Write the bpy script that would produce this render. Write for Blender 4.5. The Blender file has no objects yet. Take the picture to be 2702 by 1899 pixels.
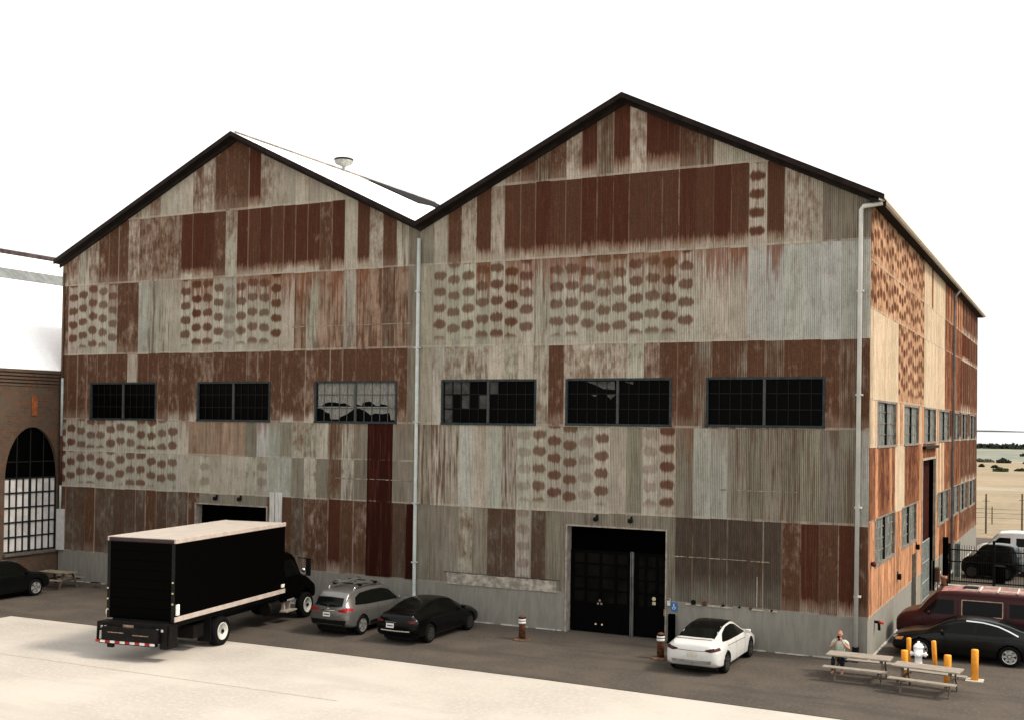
import bpy, bmesh, math, random
from mathutils import Vector, Matrix
from mathutils.bvhtree import BVHTree
random.seed(7)
R=math.radians; PI=math.pi
scene=bpy.context.scene
C=scene.collection
# ---------------------------------------------------------------- camera
cam=bpy.data.cameras.new('camera'); co=bpy.data.objects.new('camera',cam); C.objects.link(co)
yaw,pitch,roll=-0.45571,0.01118,0.01311
f=Vector((math.sin(yaw)*math.cos(pitch),math.cos(yaw)*math.cos(pitch),math.sin(pitch)))
r=Vector((math.cos(yaw),-math.sin(yaw),0)); u=r.cross(f)
r2=r*math.cos(roll)+u*math.sin(roll); u2=-r*math.sin(roll)+u*math.cos(roll)
M=Matrix(((r2.x,u2.x,-f.x,44.862),(r2.y,u2.y,-f.y,-39.093),(r2.z,u2.z,-f.z,7.873),(0,0,0,1)))
co.matrix_world=M
cam.sensor_fit='HORIZONTAL'; cam.sensor_width=36; cam.lens=2962.676/2702*36
cam.shift_x=(1351-1408.18)/2702; cam.shift_y=(1084.53-949.5)/2702
cam.clip_end=20000; cam.clip_start=0.5
scene.camera=co
# ---------------------------------------------------------------- light
SUN_EL,SUN_AZ=48.0,R(8)      # azimuth measured from +x toward +y
sd=Vector((math.cos(R(SUN_EL))*math.cos(SUN_AZ),math.cos(R(SUN_EL))*math.sin(SUN_AZ),math.sin(R(SUN_EL))))
w=bpy.data.worlds.new('World'); scene.world=w; w.use_nodes=True
nt=w.node_tree; nt.nodes.clear()
sky=nt.nodes.new('ShaderNodeTexSky'); sky.sky_type='NISHITA'; sky.sun_disc=False
sky.sun_elevation=R(SUN_EL); sky.sun_rotation=PI/2-SUN_AZ; sky.dust_density=6; sky.ozone_density=.6; sky.air_density=1
hs=nt.nodes.new('ShaderNodeHueSaturation'); hs.inputs['Saturation'].default_value=.12
# thin overcast: a pale even veil added to the clear-sky light
mx=nt.nodes.new('ShaderNodeMix'); mx.data_type='RGBA'; mx.blend_type='MIX'; mx.inputs[0].default_value=.6
mx.inputs[7].default_value=(9.4,9.4,9.3,1)
bg=nt.nodes.new('ShaderNodeBackground'); bg.inputs[1].default_value=.15
wo=nt.nodes.new('ShaderNodeOutputWorld')
nt.links.new(sky.outputs[0],hs.inputs['Color']); nt.links.new(hs.outputs[0],mx.inputs[6]); nt.links.new(mx.outputs[2],bg.inputs[0]); nt.links.new(bg.outputs[0],wo.inputs[0])
sl=bpy.data.lights.new('sun','SUN'); sl.energy=2.5; sl.angle=R(12); sl.color=(1,.89,.74)
so=bpy.data.objects.new('sun',sl); C.objects.link(so); so.rotation_euler=sd.to_track_quat('Z','Y').to_euler()
so.location=(60,0,60)
vs=scene.view_settings; vs.view_transform='Standard'; vs.look='None'; vs.exposure=0.40; vs.gamma=1
# ---------------------------------------------------------------- materials
class NB:
    def __init__(s,name):
        s.m=bpy.data.materials.new(name); s.m.use_nodes=True; s.t=s.m.node_tree; s.t.nodes.clear()
        s.o=s.t.nodes.new('ShaderNodeOutputMaterial'); s.b=s.t.nodes.new('ShaderNodeBsdfPrincipled')
        s.t.links.new(s.b.outputs[0],s.o.inputs[0])
    def n(s,ty,**k):
        x=s.t.nodes.new(ty)
        for a,v in k.items(): setattr(x,a,v)
        return x
    def put(s,inp,v):
        if hasattr(v,'is_output') or isinstance(v,bpy.types.NodeSocket): s.t.links.new(v,inp)
        else:
            inp.default_value=v
    def m_(s,op,a,b=0,c=None):
        x=s.n('ShaderNodeMath',operation=op); s.put(x.inputs[0],a); s.put(x.inputs[1],b)
        if c is not None: s.put(x.inputs[2],c)
        return x.outputs[0]
    def ss(s,x,a,b):      # smooth ramp a..b -> 0..1
        q=s.n('ShaderNodeMapRange',interpolation_type='SMOOTHSTEP',clamp=True)
        s.put(q.inputs[0],x); q.inputs[1].default_value=a; q.inputs[2].default_value=b
        if a>b:
            q.inputs[1].default_value=b; q.inputs[2].default_value=a; q.inputs[3].default_value=1; q.inputs[4].default_value=0
        return q.outputs[0]
    def mix(s,f,a,b,mode='MIX'):
        q=s.n('ShaderNodeMix',data_type='RGBA',blend_type=mode); s.put(q.inputs[0],f)
        s.put(q.inputs[6],a if isinstance(a,bpy.types.NodeSocket) else (*a,1)); s.put(q.inputs[7],b if isinstance(b,bpy.types.NodeSocket) else (*b,1))
        return q.outputs[2]
    def noise(s,vec,scale,detail=3,rough=.6):
        q=s.n('ShaderNodeTexNoise'); s.put(q.inputs['Vector'],vec); q.inputs['Scale'].default_value=scale; q.inputs['Detail'].default_value=detail; q.inputs['Roughness'].default_value=rough
        return q.outputs[0]
    def obj(s,sc=(1,1,1)):
        t=s.n('ShaderNodeTexCoord'); mp=s.n('ShaderNodeMapping'); s.t.links.new(t.outputs['Object'],mp.inputs[0]); mp.inputs['Scale'].default_value=sc
        return mp.outputs[0]
    def bump(s,h,strength,dist=.02):
        q=s.n('ShaderNodeBump'); q.inputs['Strength'].default_value=strength; q.inputs['Distance'].default_value=dist; s.put(q.inputs['Height'],h)
        s.t.links.new(q.outputs[0],s.b.inputs['Normal'])
    def attr(s,name):
        return s.n('ShaderNodeAttribute',attribute_name=name)
_mc={}
def mat(name,col,rough=.6,metal=0.,var=.25,scale=6.,stretch=(1,1,1),bump=0.,spec=.15,coat=0.,col2=None):
    if name in _mc: return _mc[name]
    b=NB(name); v=b.obj(stretch); n=b.noise(v,scale,4)
    if col2 is None: col2=tuple(c*(1-var) for c in col); col=tuple(min(1,c*(1+var*.5)) for c in col)
    k=b.ss(n,.35,.65); c=b.mix(k,col,col2); b.put(b.b.inputs['Base Color'],c)
    b.b.inputs['Roughness'].default_value=rough; b.b.inputs['Metallic'].default_value=metal
    b.b.inputs['Specular IOR Level'].default_value=spec; b.b.inputs['Coat Weight'].default_value=coat; b.b.inputs['Coat Roughness'].default_value=.08
    if bump: b.bump(b.noise(v,scale*5,3),bump)
    _mc[name]=b.m; return b.m
def sheet_material():
    b=NB('corrugated_sheet')
    A=b.attr('pa'); B=b.attr('pb'); D=b.attr('pc'); E=b.attr('pd')
    sa=b.n('ShaderNodeSeparateColor'); b.t.links.new(A.outputs['Color'],sa.inputs[0]); sb=b.n('ShaderNodeSeparateColor'); b.t.links.new(B.outputs['Color'],sb.inputs[0])
    se=b.n('ShaderNodeSeparateColor'); b.t.links.new(E.outputs['Color'],se.inputs[0])
    U,V,RU,SP=sa.outputs[0],sa.outputs[1],sa.outputs[2],A.outputs['Alpha']
    PH,HU,FB,ST=sb.outputs[0],sb.outputs[1],sb.outputs[2],B.outputs['Alpha']
    TINT=D.outputs['Color']; TR=D.outputs['Alpha']; H,ZW,SEAM=se.outputs[0],se.outputs[1],se.outputs[2]; DK=E.outputs['Alpha']
    # H = distance along the wall in metres / 50, ZW = height in metres / 25
    cv=b.n('ShaderNodeCombineXYZ'); b.put(cv.inputs[0],b.m_('MULTIPLY',H,50)); b.put(cv.inputs[1],b.m_('MULTIPLY',ZW,25)); b.put(cv.inputs[2],b.m_('MULTIPLY',PH,3))
    def nz(sx,sz,scale,d=3,off=0.,rough=.6):
        mp=b.n('ShaderNodeMapping'); b.t.links.new(cv.outputs[0],mp.inputs[0]); mp.inputs['Scale'].default_value=(sx,sz,1); mp.inputs['Location'].default_value=(off,off*1.7,off)
        return b.noise(mp.outputs[0],scale,d,rough)
    n_big=nz(1,.8,1.3,4); n_mid=nz(1.6,.7,3.2,4,5.3); n_fine=nz(16,1.1,1.,3,9.1); n_grain=nz(1,.6,22,3,2.2,.7); n_thin=nz(9,.35,1.,2,31.)
    mott=b.m_('ADD',b.m_('MULTIPLY',b.m_('SUBTRACT',n_big,.5),1.0),b.m_('MULTIPLY',b.m_('SUBTRACT',n_mid,.5),1.3))
    mott=b.m_('ADD',mott,b.m_('MULTIPLY',b.m_('SUBTRACT',n_fine,.5),.45))
    rl=b.m_('ADD',b.m_('SUBTRACT',b.m_('MULTIPLY',RU,1.7),.35),mott)
    rust=b.ss(rl,.12,.98)
    rust=b.m_('MULTIPLY',rust,b.ss(RU,0,.12))
    vv=b.m_('ADD',V,b.m_('MULTIPLY',b.m_('SUBTRACT',n_fine,.5),.22)); vv=b.m_('ADD',vv,b.m_('MULTIPLY',b.m_('SUBTRACT',n_big,.5),.12))
    fbm=b.m_('POWER',b.m_('MAXIMUM',FB,1.),1.6); rust=b.m_('MULTIPLY',rust,b.m_('SUBTRACT',1,b.m_('MULTIPLY',b.m_('MINIMUM',FB,1.),b.ss(b.m_('DIVIDE',vv,fbm),.17,.03))))
    top=b.m_('MULTIPLY',TR,b.ss(b.m_('ADD',b.m_('ADD',V,b.m_('MULTIPLY',b.m_('SUBTRACT',n_thin,.5),1.3)),b.m_('MULTIPLY',b.m_('SUBTRACT',n_fine,.5),.9)),.50,1.02))
    streak=b.m_('MULTIPLY',ST,b.ss(b.m_('ADD',n_thin,b.m_('MULTIPLY',b.m_('SUBTRACT',n_fine,.5),.35)),.46,.66))
    # rust blots set one above the other
    cz=b.m_('COSINE',b.m_('MULTIPLY',b.m_('ADD',b.m_('DIVIDE',b.m_('MULTIPLY',ZW,25),.655),PH),2*PI))
    uu=b.m_('ABSOLUTE',b.m_('SUBTRACT',b.m_('MULTIPLY',U,2),1.0)); env=b.m_('POWER',uu,4.)
    sv=b.m_('SUBTRACT',b.m_('ADD',b.m_('MULTIPLY',cz,.5),.5),b.m_('MULTIPLY',env,.9))
    sv=b.m_('ADD',sv,b.m_('MULTIPLY',b.m_('SUBTRACT',n_fine,.5),1.0)); sv=b.m_('ADD',sv,b.m_('MULTIPLY',b.m_('SUBTRACT',n_mid,.5),.9))
    spot=b.m_('MULTIPLY',b.m_('MULTIPLY',SP,b.ss(sv,.20,.74)),b.ss(V,.06,.13))
    light=b.mix(b.ss(n_big,.3,.7),TINT,b.mix(1.,TINT,(.80,.83,.80),'MULTIPLY'))
    light=b.mix(b.m_('MULTIPLY',b.ss(n_mid,.52,.72),.35),light,(.29,.22,.15))
    light=b.mix(b.m_('MULTIPLY',b.ss(n_grain,.45,.7),.22),light,(.18,.15,.11)); light=b.mix(b.m_('MULTIPLY',b.ss(n_fine,.45,.75),.15),light,(.21,.17,.12)); light=b.mix(b.m_('MULTIPLY',b.ss(nz(30,.5,1.,2,77.),.5,.72),.12),light,(.14,.105,.07))
    rc=b.mix(HU,(.080,.020,.011),(.122,.061,.034)); rc=b.mix(b.ss(n_grain,.35,.7),rc,b.mix(1.,rc,(.62,.58,.60),'MULTIPLY'))
    rc=b.mix(b.m_('MULTIPLY',b.ss(n_mid,.5,.75),.40),rc,b.mix(HU,(.150,.050,.027),(.215,.122,.074)))
    rc=b.mix(b.ss(HU,1.,2.),rc,b.mix(b.ss(n_mid,.35,.7),(.052,.040,.032),(.088,.070,.055)))
    halo=b.m_('MULTIPLY',b.m_('MULTIPLY',rust,b.m_('SUBTRACT',1,rust)),4.); col=b.mix(rust,light,rc); col=b.mix(b.m_('MULTIPLY',halo,b.m_('MAXIMUM',b.m_('SUBTRACT',.6,b.m_('MULTIPLY',HU,.42)),0.)),col,(.24,.105,.055)); col=b.mix(b.m_('MULTIPLY',b.ss(nz(30,.35,1.,2,53.),.52,.75),.28),col,(.20,.14,.095))
    col=b.mix(b.m_('MULTIPLY',streak,.85),col,b.mix(n_mid,(.085,.04,.022),(.12,.052,.028)))
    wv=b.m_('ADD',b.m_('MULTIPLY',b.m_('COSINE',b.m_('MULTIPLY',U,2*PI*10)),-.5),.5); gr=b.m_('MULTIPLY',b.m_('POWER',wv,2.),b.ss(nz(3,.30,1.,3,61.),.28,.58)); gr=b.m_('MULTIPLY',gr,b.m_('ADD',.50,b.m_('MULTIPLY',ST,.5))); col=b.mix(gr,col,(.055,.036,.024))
    col=b.mix(b.m_('MULTIPLY',top,.9),col,b.mix(n_mid,(.23,.075,.032),(.12,.045,.024)))
    col=b.mix(b.m_('MULTIPLY',b.m_('MULTIPLY',SP,b.ss(sv,.12,.50)),b.m_('MULTIPLY',b.ss(V,.04,.12),.30)),col,(.20,.105,.06)); tail=b.m_('MULTIPLY',b.m_('MULTIPLY',SP,b.ss(uu,.55,.1)),b.ss(n_fine,.50,.64)); col=b.mix(b.m_('MULTIPLY',b.m_('MULTIPLY',tail,b.ss(V,.08,.3)),.5),col,(.13,.065,.034)); col=b.mix(b.m_('MULTIPLY',spot,.96),col,b.mix(b.ss(n_big,.35,.65),b.mix(HU,(.080,.014,.010),(.085,.028,.012)),(.098,.046,.020)))
    # a pale lap line at the sheet edge, dark line beside it
    sm=b.m_('MULTIPLY',SEAM,b.ss(U,.075,.03)); sm=b.m_('MULTIPLY',sm,b.ss(n_big,.30,.55))
    col=b.mix(b.m_('MULTIPLY',sm,.62),col,(.42,.33,.25))
    lip=b.m_('MULTIPLY',b.ss(V,.016,.006),.55); lip=b.m_('MULTIPLY',lip,b.ss(n_big,.38,.5))
    col=b.mix(b.m_('MULTIPLY',lip,.75),col,(.48,.41,.33))
    dirt=b.m_('ADD',b.m_('MULTIPLY',n_fine,.9),b.m_('MULTIPLY',n_mid,.9)); col=b.mix(b.m_('MULTIPLY',b.ss(dirt,.80,1.15),.20),col,b.mix(1.,col,(.42,.36,.31),'MULTIPLY'))
    g2=nz(2.2,.9,14,3,88.,.75); col=b.mix(b.m_('MULTIPLY',b.ss(g2,.5,.68),.30),col,b.mix(1.,col,(.45,.38,.32),'MULTIPLY'))
    col=b.mix(b.m_('MULTIPLY',DK,b.ss(b.m_('ADD',n_thin,b.m_('MULTIPLY',n_fine,.4)),.40,.75)),col,b.mix(n_thin,(.008,.003,.002),(.045,.009,.005)))
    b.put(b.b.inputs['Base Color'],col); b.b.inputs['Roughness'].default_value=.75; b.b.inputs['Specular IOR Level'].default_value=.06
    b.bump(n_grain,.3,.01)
    return b.m
SHEET=sheet_material()
def brick_material():
    b=NB('brick'); t=b.n('ShaderNodeTexCoord'); sp=b.n('ShaderNodeSeparateXYZ'); b.t.links.new(t.outputs['Object'],sp.inputs[0])
    cb=b.n('ShaderNodeCombineXYZ'); b.t.links.new(sp.outputs[1],cb.inputs[0]); b.t.links.new(sp.outputs[2],cb.inputs[1])
    k=b.n('ShaderNodeTexBrick'); b.t.links.new(cb.outputs[0],k.inputs['Vector']); k.inputs['Scale'].default_value=1; k.inputs['Brick Width'].default_value=.22; k.inputs['Row Height'].default_value=.075; k.inputs['Mortar Size'].default_value=.008
    k.inputs['Color1'].default_value=(.085,.042,.022,1); k.inputs['Color2'].default_value=(.05,.03,.018,1); k.inputs['Mortar'].default_value=(.085,.065,.048,1)
    n=b.noise(t.outputs['Object'],1.4,4); c=b.mix(b.ss(n,.45,.62),k.outputs[0],(.075,.055,.036)); c=b.mix(b.ss(b.noise(t.outputs['Object'],5,4),.5,.7),c,(.13,.05,.02))
    b.put(b.b.inputs['Base Color'],c); b.b.inputs['Roughness'].default_value=.9; b.bump(k.outputs[1],-.4,.01); return b.m
def ground_material(name,c1,c2,c3,s1,s2,stain=.0,rough=.95,scol=(.05,.045,.04)):
    b=NB(name); v=b.obj(); n1=b.noise(v,s1,5); n2=b.noise(v,s2,3,.7); n3=b.noise(b.obj((.25,1.4,1)),.35,4)
    c=b.mix(b.ss(n1,.35,.65),c1,c2); c=b.mix(b.ss(n2,.45,.75),c,c3)
    if stain: c=b.mix(b.m_('MULTIPLY',b.ss(n3,.5,.72),stain),c,scol)
    b.put(b.b.inputs['Base Color'],c); b.b.inputs['Roughness'].default_value=rough; b.b.inputs['Specular IOR Level'].default_value=.2; b.bump(n2,.35,.01); return b.m
ASPH=ground_material('asphalt',(.084,.068,.054),(.060,.050,.041),(.115,.092,.072),.6,9,.6,scol=(.034,.029,.024))
CONC=ground_material('pavement_concrete',(.47,.425,.37),(.39,.355,.31),(.50,.455,.395),.25,7,.40,scol=(.31,.285,.25))
GRASS=ground_material('dry_grass',(.28,.215,.135),(.205,.165,.105),(.33,.26,.165),.05,.9,.6,scol=(.17,.135,.09))
PLINTH=mat('plinth_paint',(.215,.203,.172),.85,var=.12,scale=2.,stretch=(3,3,.6),bump=.15,spec=.2)
ROOFW=mat('white_roof_metal',(.92,.91,.90),.5,var=.05)
DARKW=mat('dark_fascia',(.013,.0075,.006),.8,var=.5,scale=3)
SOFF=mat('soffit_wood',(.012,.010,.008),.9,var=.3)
FRAME=mat('window_frame_paint',(.026,.033,.034),.7,var=.3)
MULL=mat('muntin_paint',(.0055,.0045,.0035),.7,var=.4,scale=9)
MULL2=mat('mullion_paint',(.055,.055,.052),.6,var=.2)
GLASSD=mat('dark_glass',(.0010,.0010,.0010),.35,spec=.03,var=.1)
BLACK=mat('black_void',(.0008,.0008,.0008),.9,spec=.0,var=.1)
PIPE=mat('downpipe_paint',(.40,.425,.40),.5,var=.12,scale=3)
GUT=mat('gutter_paint',(.62,.58,.50),.5,var=.1,scale=3)
TYRE=mat('tyre_rubber',(.004,.004,.004),.85,spec=.1,var=.2)
RIM=mat('rim_alloy',(.50,.50,.49),.3,metal=.7,var=.1)
RIMW=mat('rim_white',(.56,.55,.51),.45,var=.15)
RIMD=mat('rim_dark',(.06,.055,.05),.4,metal=.5,var=.2)
CGLASS=mat('car_glass',(.003,.0035,.003),.14,spec=.10,var=.1)
TRIM=mat('black_trim',(.004,.004,.004),.7,spec=.12,var=.2)
CHROME=mat('chrome',(.7,.7,.7),.15,metal=1,var=.05)
REDL=mat('red_lens',(.30,.012,.015),.2,var=.3,scale=20)
PLATE=mat('plate_white',(.7,.69,.66),.5,var=.1)
WOOD=mat('weathered_wood',(.30,.255,.205),.85,var=.35,scale=3,stretch=(1.5,14,14),bump=.2,spec=.2)
WOODD=mat('dark_wood',(.10,.075,.055),.85,var=.4,scale=6,spec=.2)
YEL=mat('bollard_yellow',(.85,.34,.04),.55,var=.14,scale=7)
HYD=mat('hydrant_white',(.92,.92,.90),.45,var=.06)
SKIN=mat('skin',(.46,.235,.175),.6,var=.12,scale=20)
RUSTP=mat('rusty_post',(.11,.045,.022),.8,var=.5,scale=9,bump=.2)
# ---------------------------------------------------------------- helpers
def link(name,me,m,parent=None,smooth=False):
    o=bpy.data.objects.new(name,me); C.objects.link(o)
    if m is not None:
        for k in (m if isinstance(m,(list,tuple)) else [m]): me.materials.append(k)
    if smooth:
        for p in me.polygons: p.use_smooth=True
    if parent is not None: o.parent=parent
    return o
def obj(name,bm,m,parent=None,smooth=False,bevel=0.):
    if bevel:
        bmesh.ops.remove_doubles(bm,verts=bm.verts,dist=1e-5)
        es=[e for e in bm.edges if len(e.link_faces)==2 and e.calc_face_angle(0)>.6]
        bmesh.ops.bevel(bm,geom=es,offset=bevel,segments=2,affect='EDGES',profile=.5,clamp_overlap=True)
    bmesh.ops.recalc_face_normals(bm,faces=bm.faces)
    me=bpy.data.meshes.new(name); bm.to_mesh(me); bm.free()
    return link(name,me,m,parent,smooth)
def tag(o,label=None,cat=None,group=None,kind=None):
    if label:o['label']=label
    if cat:o['category']=cat
    if group:o['group']=group
    if kind:o['kind']=kind
    return o
def thing(name,label,cat,loc=(0,0,0),rz=0,group=None):
    o=bpy.data.objects.new(name,None); C.objects.link(o); o.location=loc; o.rotation_euler=(0,0,rz); o.empty_display_size=.3
    return tag(o,label,cat,group)
def new(): return bmesh.new()
def box(bm,x0,x1,y0,y1,z0,z1,rot=None,piv=None):
    vs=[bm.verts.new(p) for p in ((x0,y0,z0),(x1,y0,z0),(x1,y1,z0),(x0,y1,z0),(x0,y0,z1),(x1,y0,z1),(x1,y1,z1),(x0,y1,z1))]
    for q in ((0,3,2,1),(4,5,6,7),(0,1,5,4),(1,2,6,5),(2,3,7,6),(3,0,4,7)): bm.faces.new([vs[i] for i in q])
    if rot is not None: bmesh.ops.rotate(bm,verts=vs,cent=piv or ((x0+x1)/2,(y0+y1)/2,(z0+z1)/2),matrix=rot)
    return bm
def quad(bm,*p): return bm.faces.new([bm.verts.new(q) for q in p])
def tube(bm,pts,r,n=10,cap=True):
    pts=[Vector(p) for p in pts]; rings=[]
    rr=r if isinstance(r,(list,tuple)) else [r]*len(pts)
    for i,p in enumerate(pts):
        d=(pts[min(i+1,len(pts)-1)]-pts[max(i-1,0)]).normalized()
        a=d.orthogonal().normalized() if i==0 else (rings_a-d*rings_a.dot(d)).normalized()
        rings_a=a; b=d.cross(a)
        rings.append([bm.verts.new(p+(a*math.cos(2*PI*k/n)+b*math.sin(2*PI*k/n))*rr[i]) for k in range(n)])
    for A_,B_ in zip(rings,rings[1:]):
        for k in range(n): bm.faces.new((A_[k],A_[(k+1)%n],B_[(k+1)%n],B_[k]))
    if cap: bm.faces.new(rings[0][::-1]); bm.faces.new(rings[-1])
    return bm
def lathe(bm,prof,n=24,axis='z',cx=0,cy=0,cz=0):
    rings=[]
    for (r_,h) in prof:
        ring=[]
        for k in range(n):
            a=2*PI*k/n; p=(r_*math.cos(a),r_*math.sin(a),h)
            if axis=='y': p=(p[0],p[2],p[1])
            if axis=='x': p=(p[2],p[0],p[1])
            ring.append(bm.verts.new((p[0]+cx,p[1]+cy,p[2]+cz)))
        rings.append(ring)
    for A_,B_ in zip(rings,rings[1:]):
        for k in range(n): bm.faces.new((A_[k],A_[(k+1)%n],B_[(k+1)%n],B_[k]))
    if prof[0][0]>1e-4: bm.faces.new(rings[0][::-1])
    if prof[-1][0]>1e-4: bm.faces.new(rings[-1])
    return bm
def prism(bm,poly,a0,a1,axis='y'):
    def P(u,v,a): return {'y':(u,a,v),'x':(a,u,v),'z':(u,v,a)}[axis]
    A_=[bm.verts.new(P(u,v,a0)) for u,v in poly]; B_=[bm.verts.new(P(u,v,a1)) for u,v in poly]
    bm.faces.new(A_); bm.faces.new(B_[::-1]); n=len(poly)
    for i in range(n): bm.faces.new((A_[i],B_[i],B_[(i+1)%n],A_[(i+1)%n]))
    return bm
def bx(name,m,parent,*a,bevel=0.,**k): return obj(name,box(new(),*a,**k),m,parent,bevel=bevel)
def copy_tree(o,parent=None):
    c=o.copy(); C.objects.link(c)
    if parent is not None: c.parent=parent
    for ch in list(o.children): copy_tree(ch,c)
    return c
# ---------------------------------------------------------------- ground, water, far land
W_=38.325; VX=20.47; L_=42.5
def sheet_poly(name,pts,z,m,kind='structure'):
    bm=new(); bm.faces.new([bm.verts.new((x,y,z)) for x,y in pts]); return tag(obj(name,bm,m),kind=kind)
sheet_poly('ground',[(-900,-200),(1500,-200),(1500,520),(-900,520)],-.012,GRASS)
sheet_poly('asphalt_yard',[(-.1,-8.1),(6.75,-8.12),(22,-7.72),(29.5,-7.75),(38,-8.03),(60,-8.9),(70,-8.9),(70,49),(-.1,49)],-.004,ASPH)
sheet_poly('asphalt_path',[(-.1,-60),(6.4,-60),(6.75,-8.12),(-.1,-8.1)],-.004,ASPH)
sheet_poly('concrete_pavement',[(6.4,-60),(90,-60),(90,-9.3),(60,-8.9),(38,-8.03),(29.5,-7.75),(22,-7.72),(6.75,-8.12)],0.0,CONC)
bm=new()
for a,b in (((6.75,-8.12),(22,-7.72)),((22,-7.72),(29.5,-7.75)),((29.5,-7.75),(38,-8.03)),((38,-8.03),(60,-8.9))):
    quad(bm,(a[0],a[1],.004),(b[0],b[1],.004),(b[0],b[1]+.05,.004),(a[0],a[1]+.05,.004))
tag(obj('pavement_joint',bm,mat('joint_tar',(.02,.018,.016),.9)),kind='structure')
bm=new()
quad(bm,(9,-13.3,.004),(26,-13.0,.004),(26,-12.96,.004),(9,-13.26,.004))
tag(obj('pavement_crack',bm,mat('joint_faint',(.36,.30,.25),.9)),kind='structure')
WATER=mat('bay_water_mat',(.30,.33,.33),.12,var=.02)
sheet_poly('bay_water',[(-9000,519),(9000,519),(9000,12000),(-9000,12000)],-.6,WATER)
bm=new()
pts=[(x,8+5*math.sin(x*.0031)+3*math.sin(x*.013)) for x in range(-2600,2601,60)]
prism(bm,[(-2600,-.5)]+[(x,z) for x,z in pts]+[(2600,-.5)],5200,5400,'y')
tag(obj('far_shore_hills',bm,mat('far_hills',(.18,.19,.17),.9)),kind='structure')
bm=new()
for (a,b,c_,d_) in ((-200,400,255,300),(-200,400,150,152),(-200,400,118,128)):
    quad(bm,(a,c_,.004),(b,c_,.004),(b,d_,.004),(a,d_,.004))
tag(obj('dirt_track',bm,ground_material('track_dirt',(.30,.25,.18),(.22,.19,.14),(.35,.29,.2),.05,.5)),kind='structure')
sheet_poly('marsh_ground',[(-400,268),(600,268),(600,470),(-400,470)],.006,ground_material('marsh',(.15,.17,.14),(.26,.24,.17),(.10,.13,.11),.03,.25))
sheet_poly('kerb_strip',[(38.4,21.2),(41.2,21.0),(41.2,21.55),(38.4,21.75)],.02,mat('kerb_concrete',(.45,.42,.34),.9))
def leafy(bm,cx,cy,cz,rx,ry,rz_,n,s,rng):
    for _ in range(n):
        while True:
            p=Vector((rng.uniform(-1,1),rng.uniform(-1,1),rng.uniform(0,1)))
            if p.length<1: break
        q=Vector((cx+p.x*rx,cy+p.y*ry,cz+p.z*rz_)); a=Vector((rng.gauss(0,1),rng.gauss(0,1),rng.gauss(0,1))).normalized(); b_=a.orthogonal()
        sc=s*rng.uniform(.6,1.4); quad(bm,q-a*sc-b_*sc,q+a*sc-b_*sc,q+a*sc+b_*sc,q-a*sc+b_*sc)
LEAF=[mat('leaf_dark',(.014,.020,.012),.9,var=.5,scale=3),mat('leaf_olive',(.035,.045,.016),.9,var=.4,scale=3),mat('leaf_grey',(.07,.07,.05),.9,var=.4,scale=3)]
rng=random.Random(3)
bm=new()
for k in range(300):
    x=-160+k*1.9; leafy(bm,x,rng.uniform(466,482),-.2,rng.uniform(1.8,3),2,rng.uniform(1.7,2.6)*(1.3 if k%17==0 else 1),60,.42,rng)
tag(obj('distant_shrub_belt',bm,LEAF[0]),'dark low belt of trees and scrub along the far edge of the field','scrub',kind='stuff')
bushes=[(30.7,192,3.2,1.6,1,'broad dark green bush out in the dry field, largest one seen'),(34.2,197,3.0,1.1,1,'low dark bush just right of the broad bush in the field'),(25.4,217,1.3,1.5,0,'small round dark bush next to the warehouse edge in the dry field'),(28.3,213,1.7,1.2,0,'small flat dark bush between the round bush and the broad bush'),
 (27.6,252,3.6,2.6,0,'pointed dark green bush rising behind the field bushes'),(23.5,256,4.2,1.6,2,'brownish wide bush left of the pointed bush'),(33.2,250,2.4,1.5,0,'small dark bush right of the pointed bush'),(40.4,128,1.3,.8,2,'tiny grey bush by the dirt track'),(21.5,262,2,1.5,2,'pale scrubby bush farthest left in the marsh'),(37.5,300,4,2.4,0,'dark shrub deep in the marsh, right side'),(29.5,330,5,2.4,0,'dark shrub in the middle of the grey marsh')]
for (x,y,rr_,hh,mi,lab) in bushes:
    rr_*=.48; hh*=.62
    t=thing('bush',lab,'bush',(x,y,0))
    bm=new(); leafy(bm,0,0,0,rr_,rr_*.6,hh*.75,220,.10 if rr_<1 else .15,rng); obj('foliage',bm,LEAF[mi],t)
    bm=new(); tube(bm,[(0,0,0),(.1,0,hh*.4),(.2,.05,hh*.75)],[.09,.06,.02],6); obj('stem',bm,WOODD,t)
for k,(x,y,h) in enumerate(((38.21,53.1,3.0),(40.55,57.2,2.9))):
    t=thing('fence_post',('tall dark wooden post in the dry field close to the warehouse edge','tall dark wooden post in the dry field above the white van')[k],'post',(x,y,0),0,'posts standing in the dry field')
    obj('pole',tube(new(),[(0,0,0),(0,0,h)],[.07,.06],8),WOODD,t); obj('cross_wire',tube(new(),[(-.25,0,h*.82),(.25,0,h*.82)],.02,6),WOODD,t)
t=thing('wire_fence','long low wire fence crossing the dry field','fence',(0,0,0))
bm=new()
for z in (.5,.9,1.25): tube(bm,[(20,62,z),(75,64,z)],.015,5)
obj('wire',bm,WOODD,t)
for k in range(14): obj('post',tube(new(),[(22+k*4,62+k*.14,0),(22+k*4,62+k*.14,1.45)],.05,6),WOODD,t)
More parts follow.
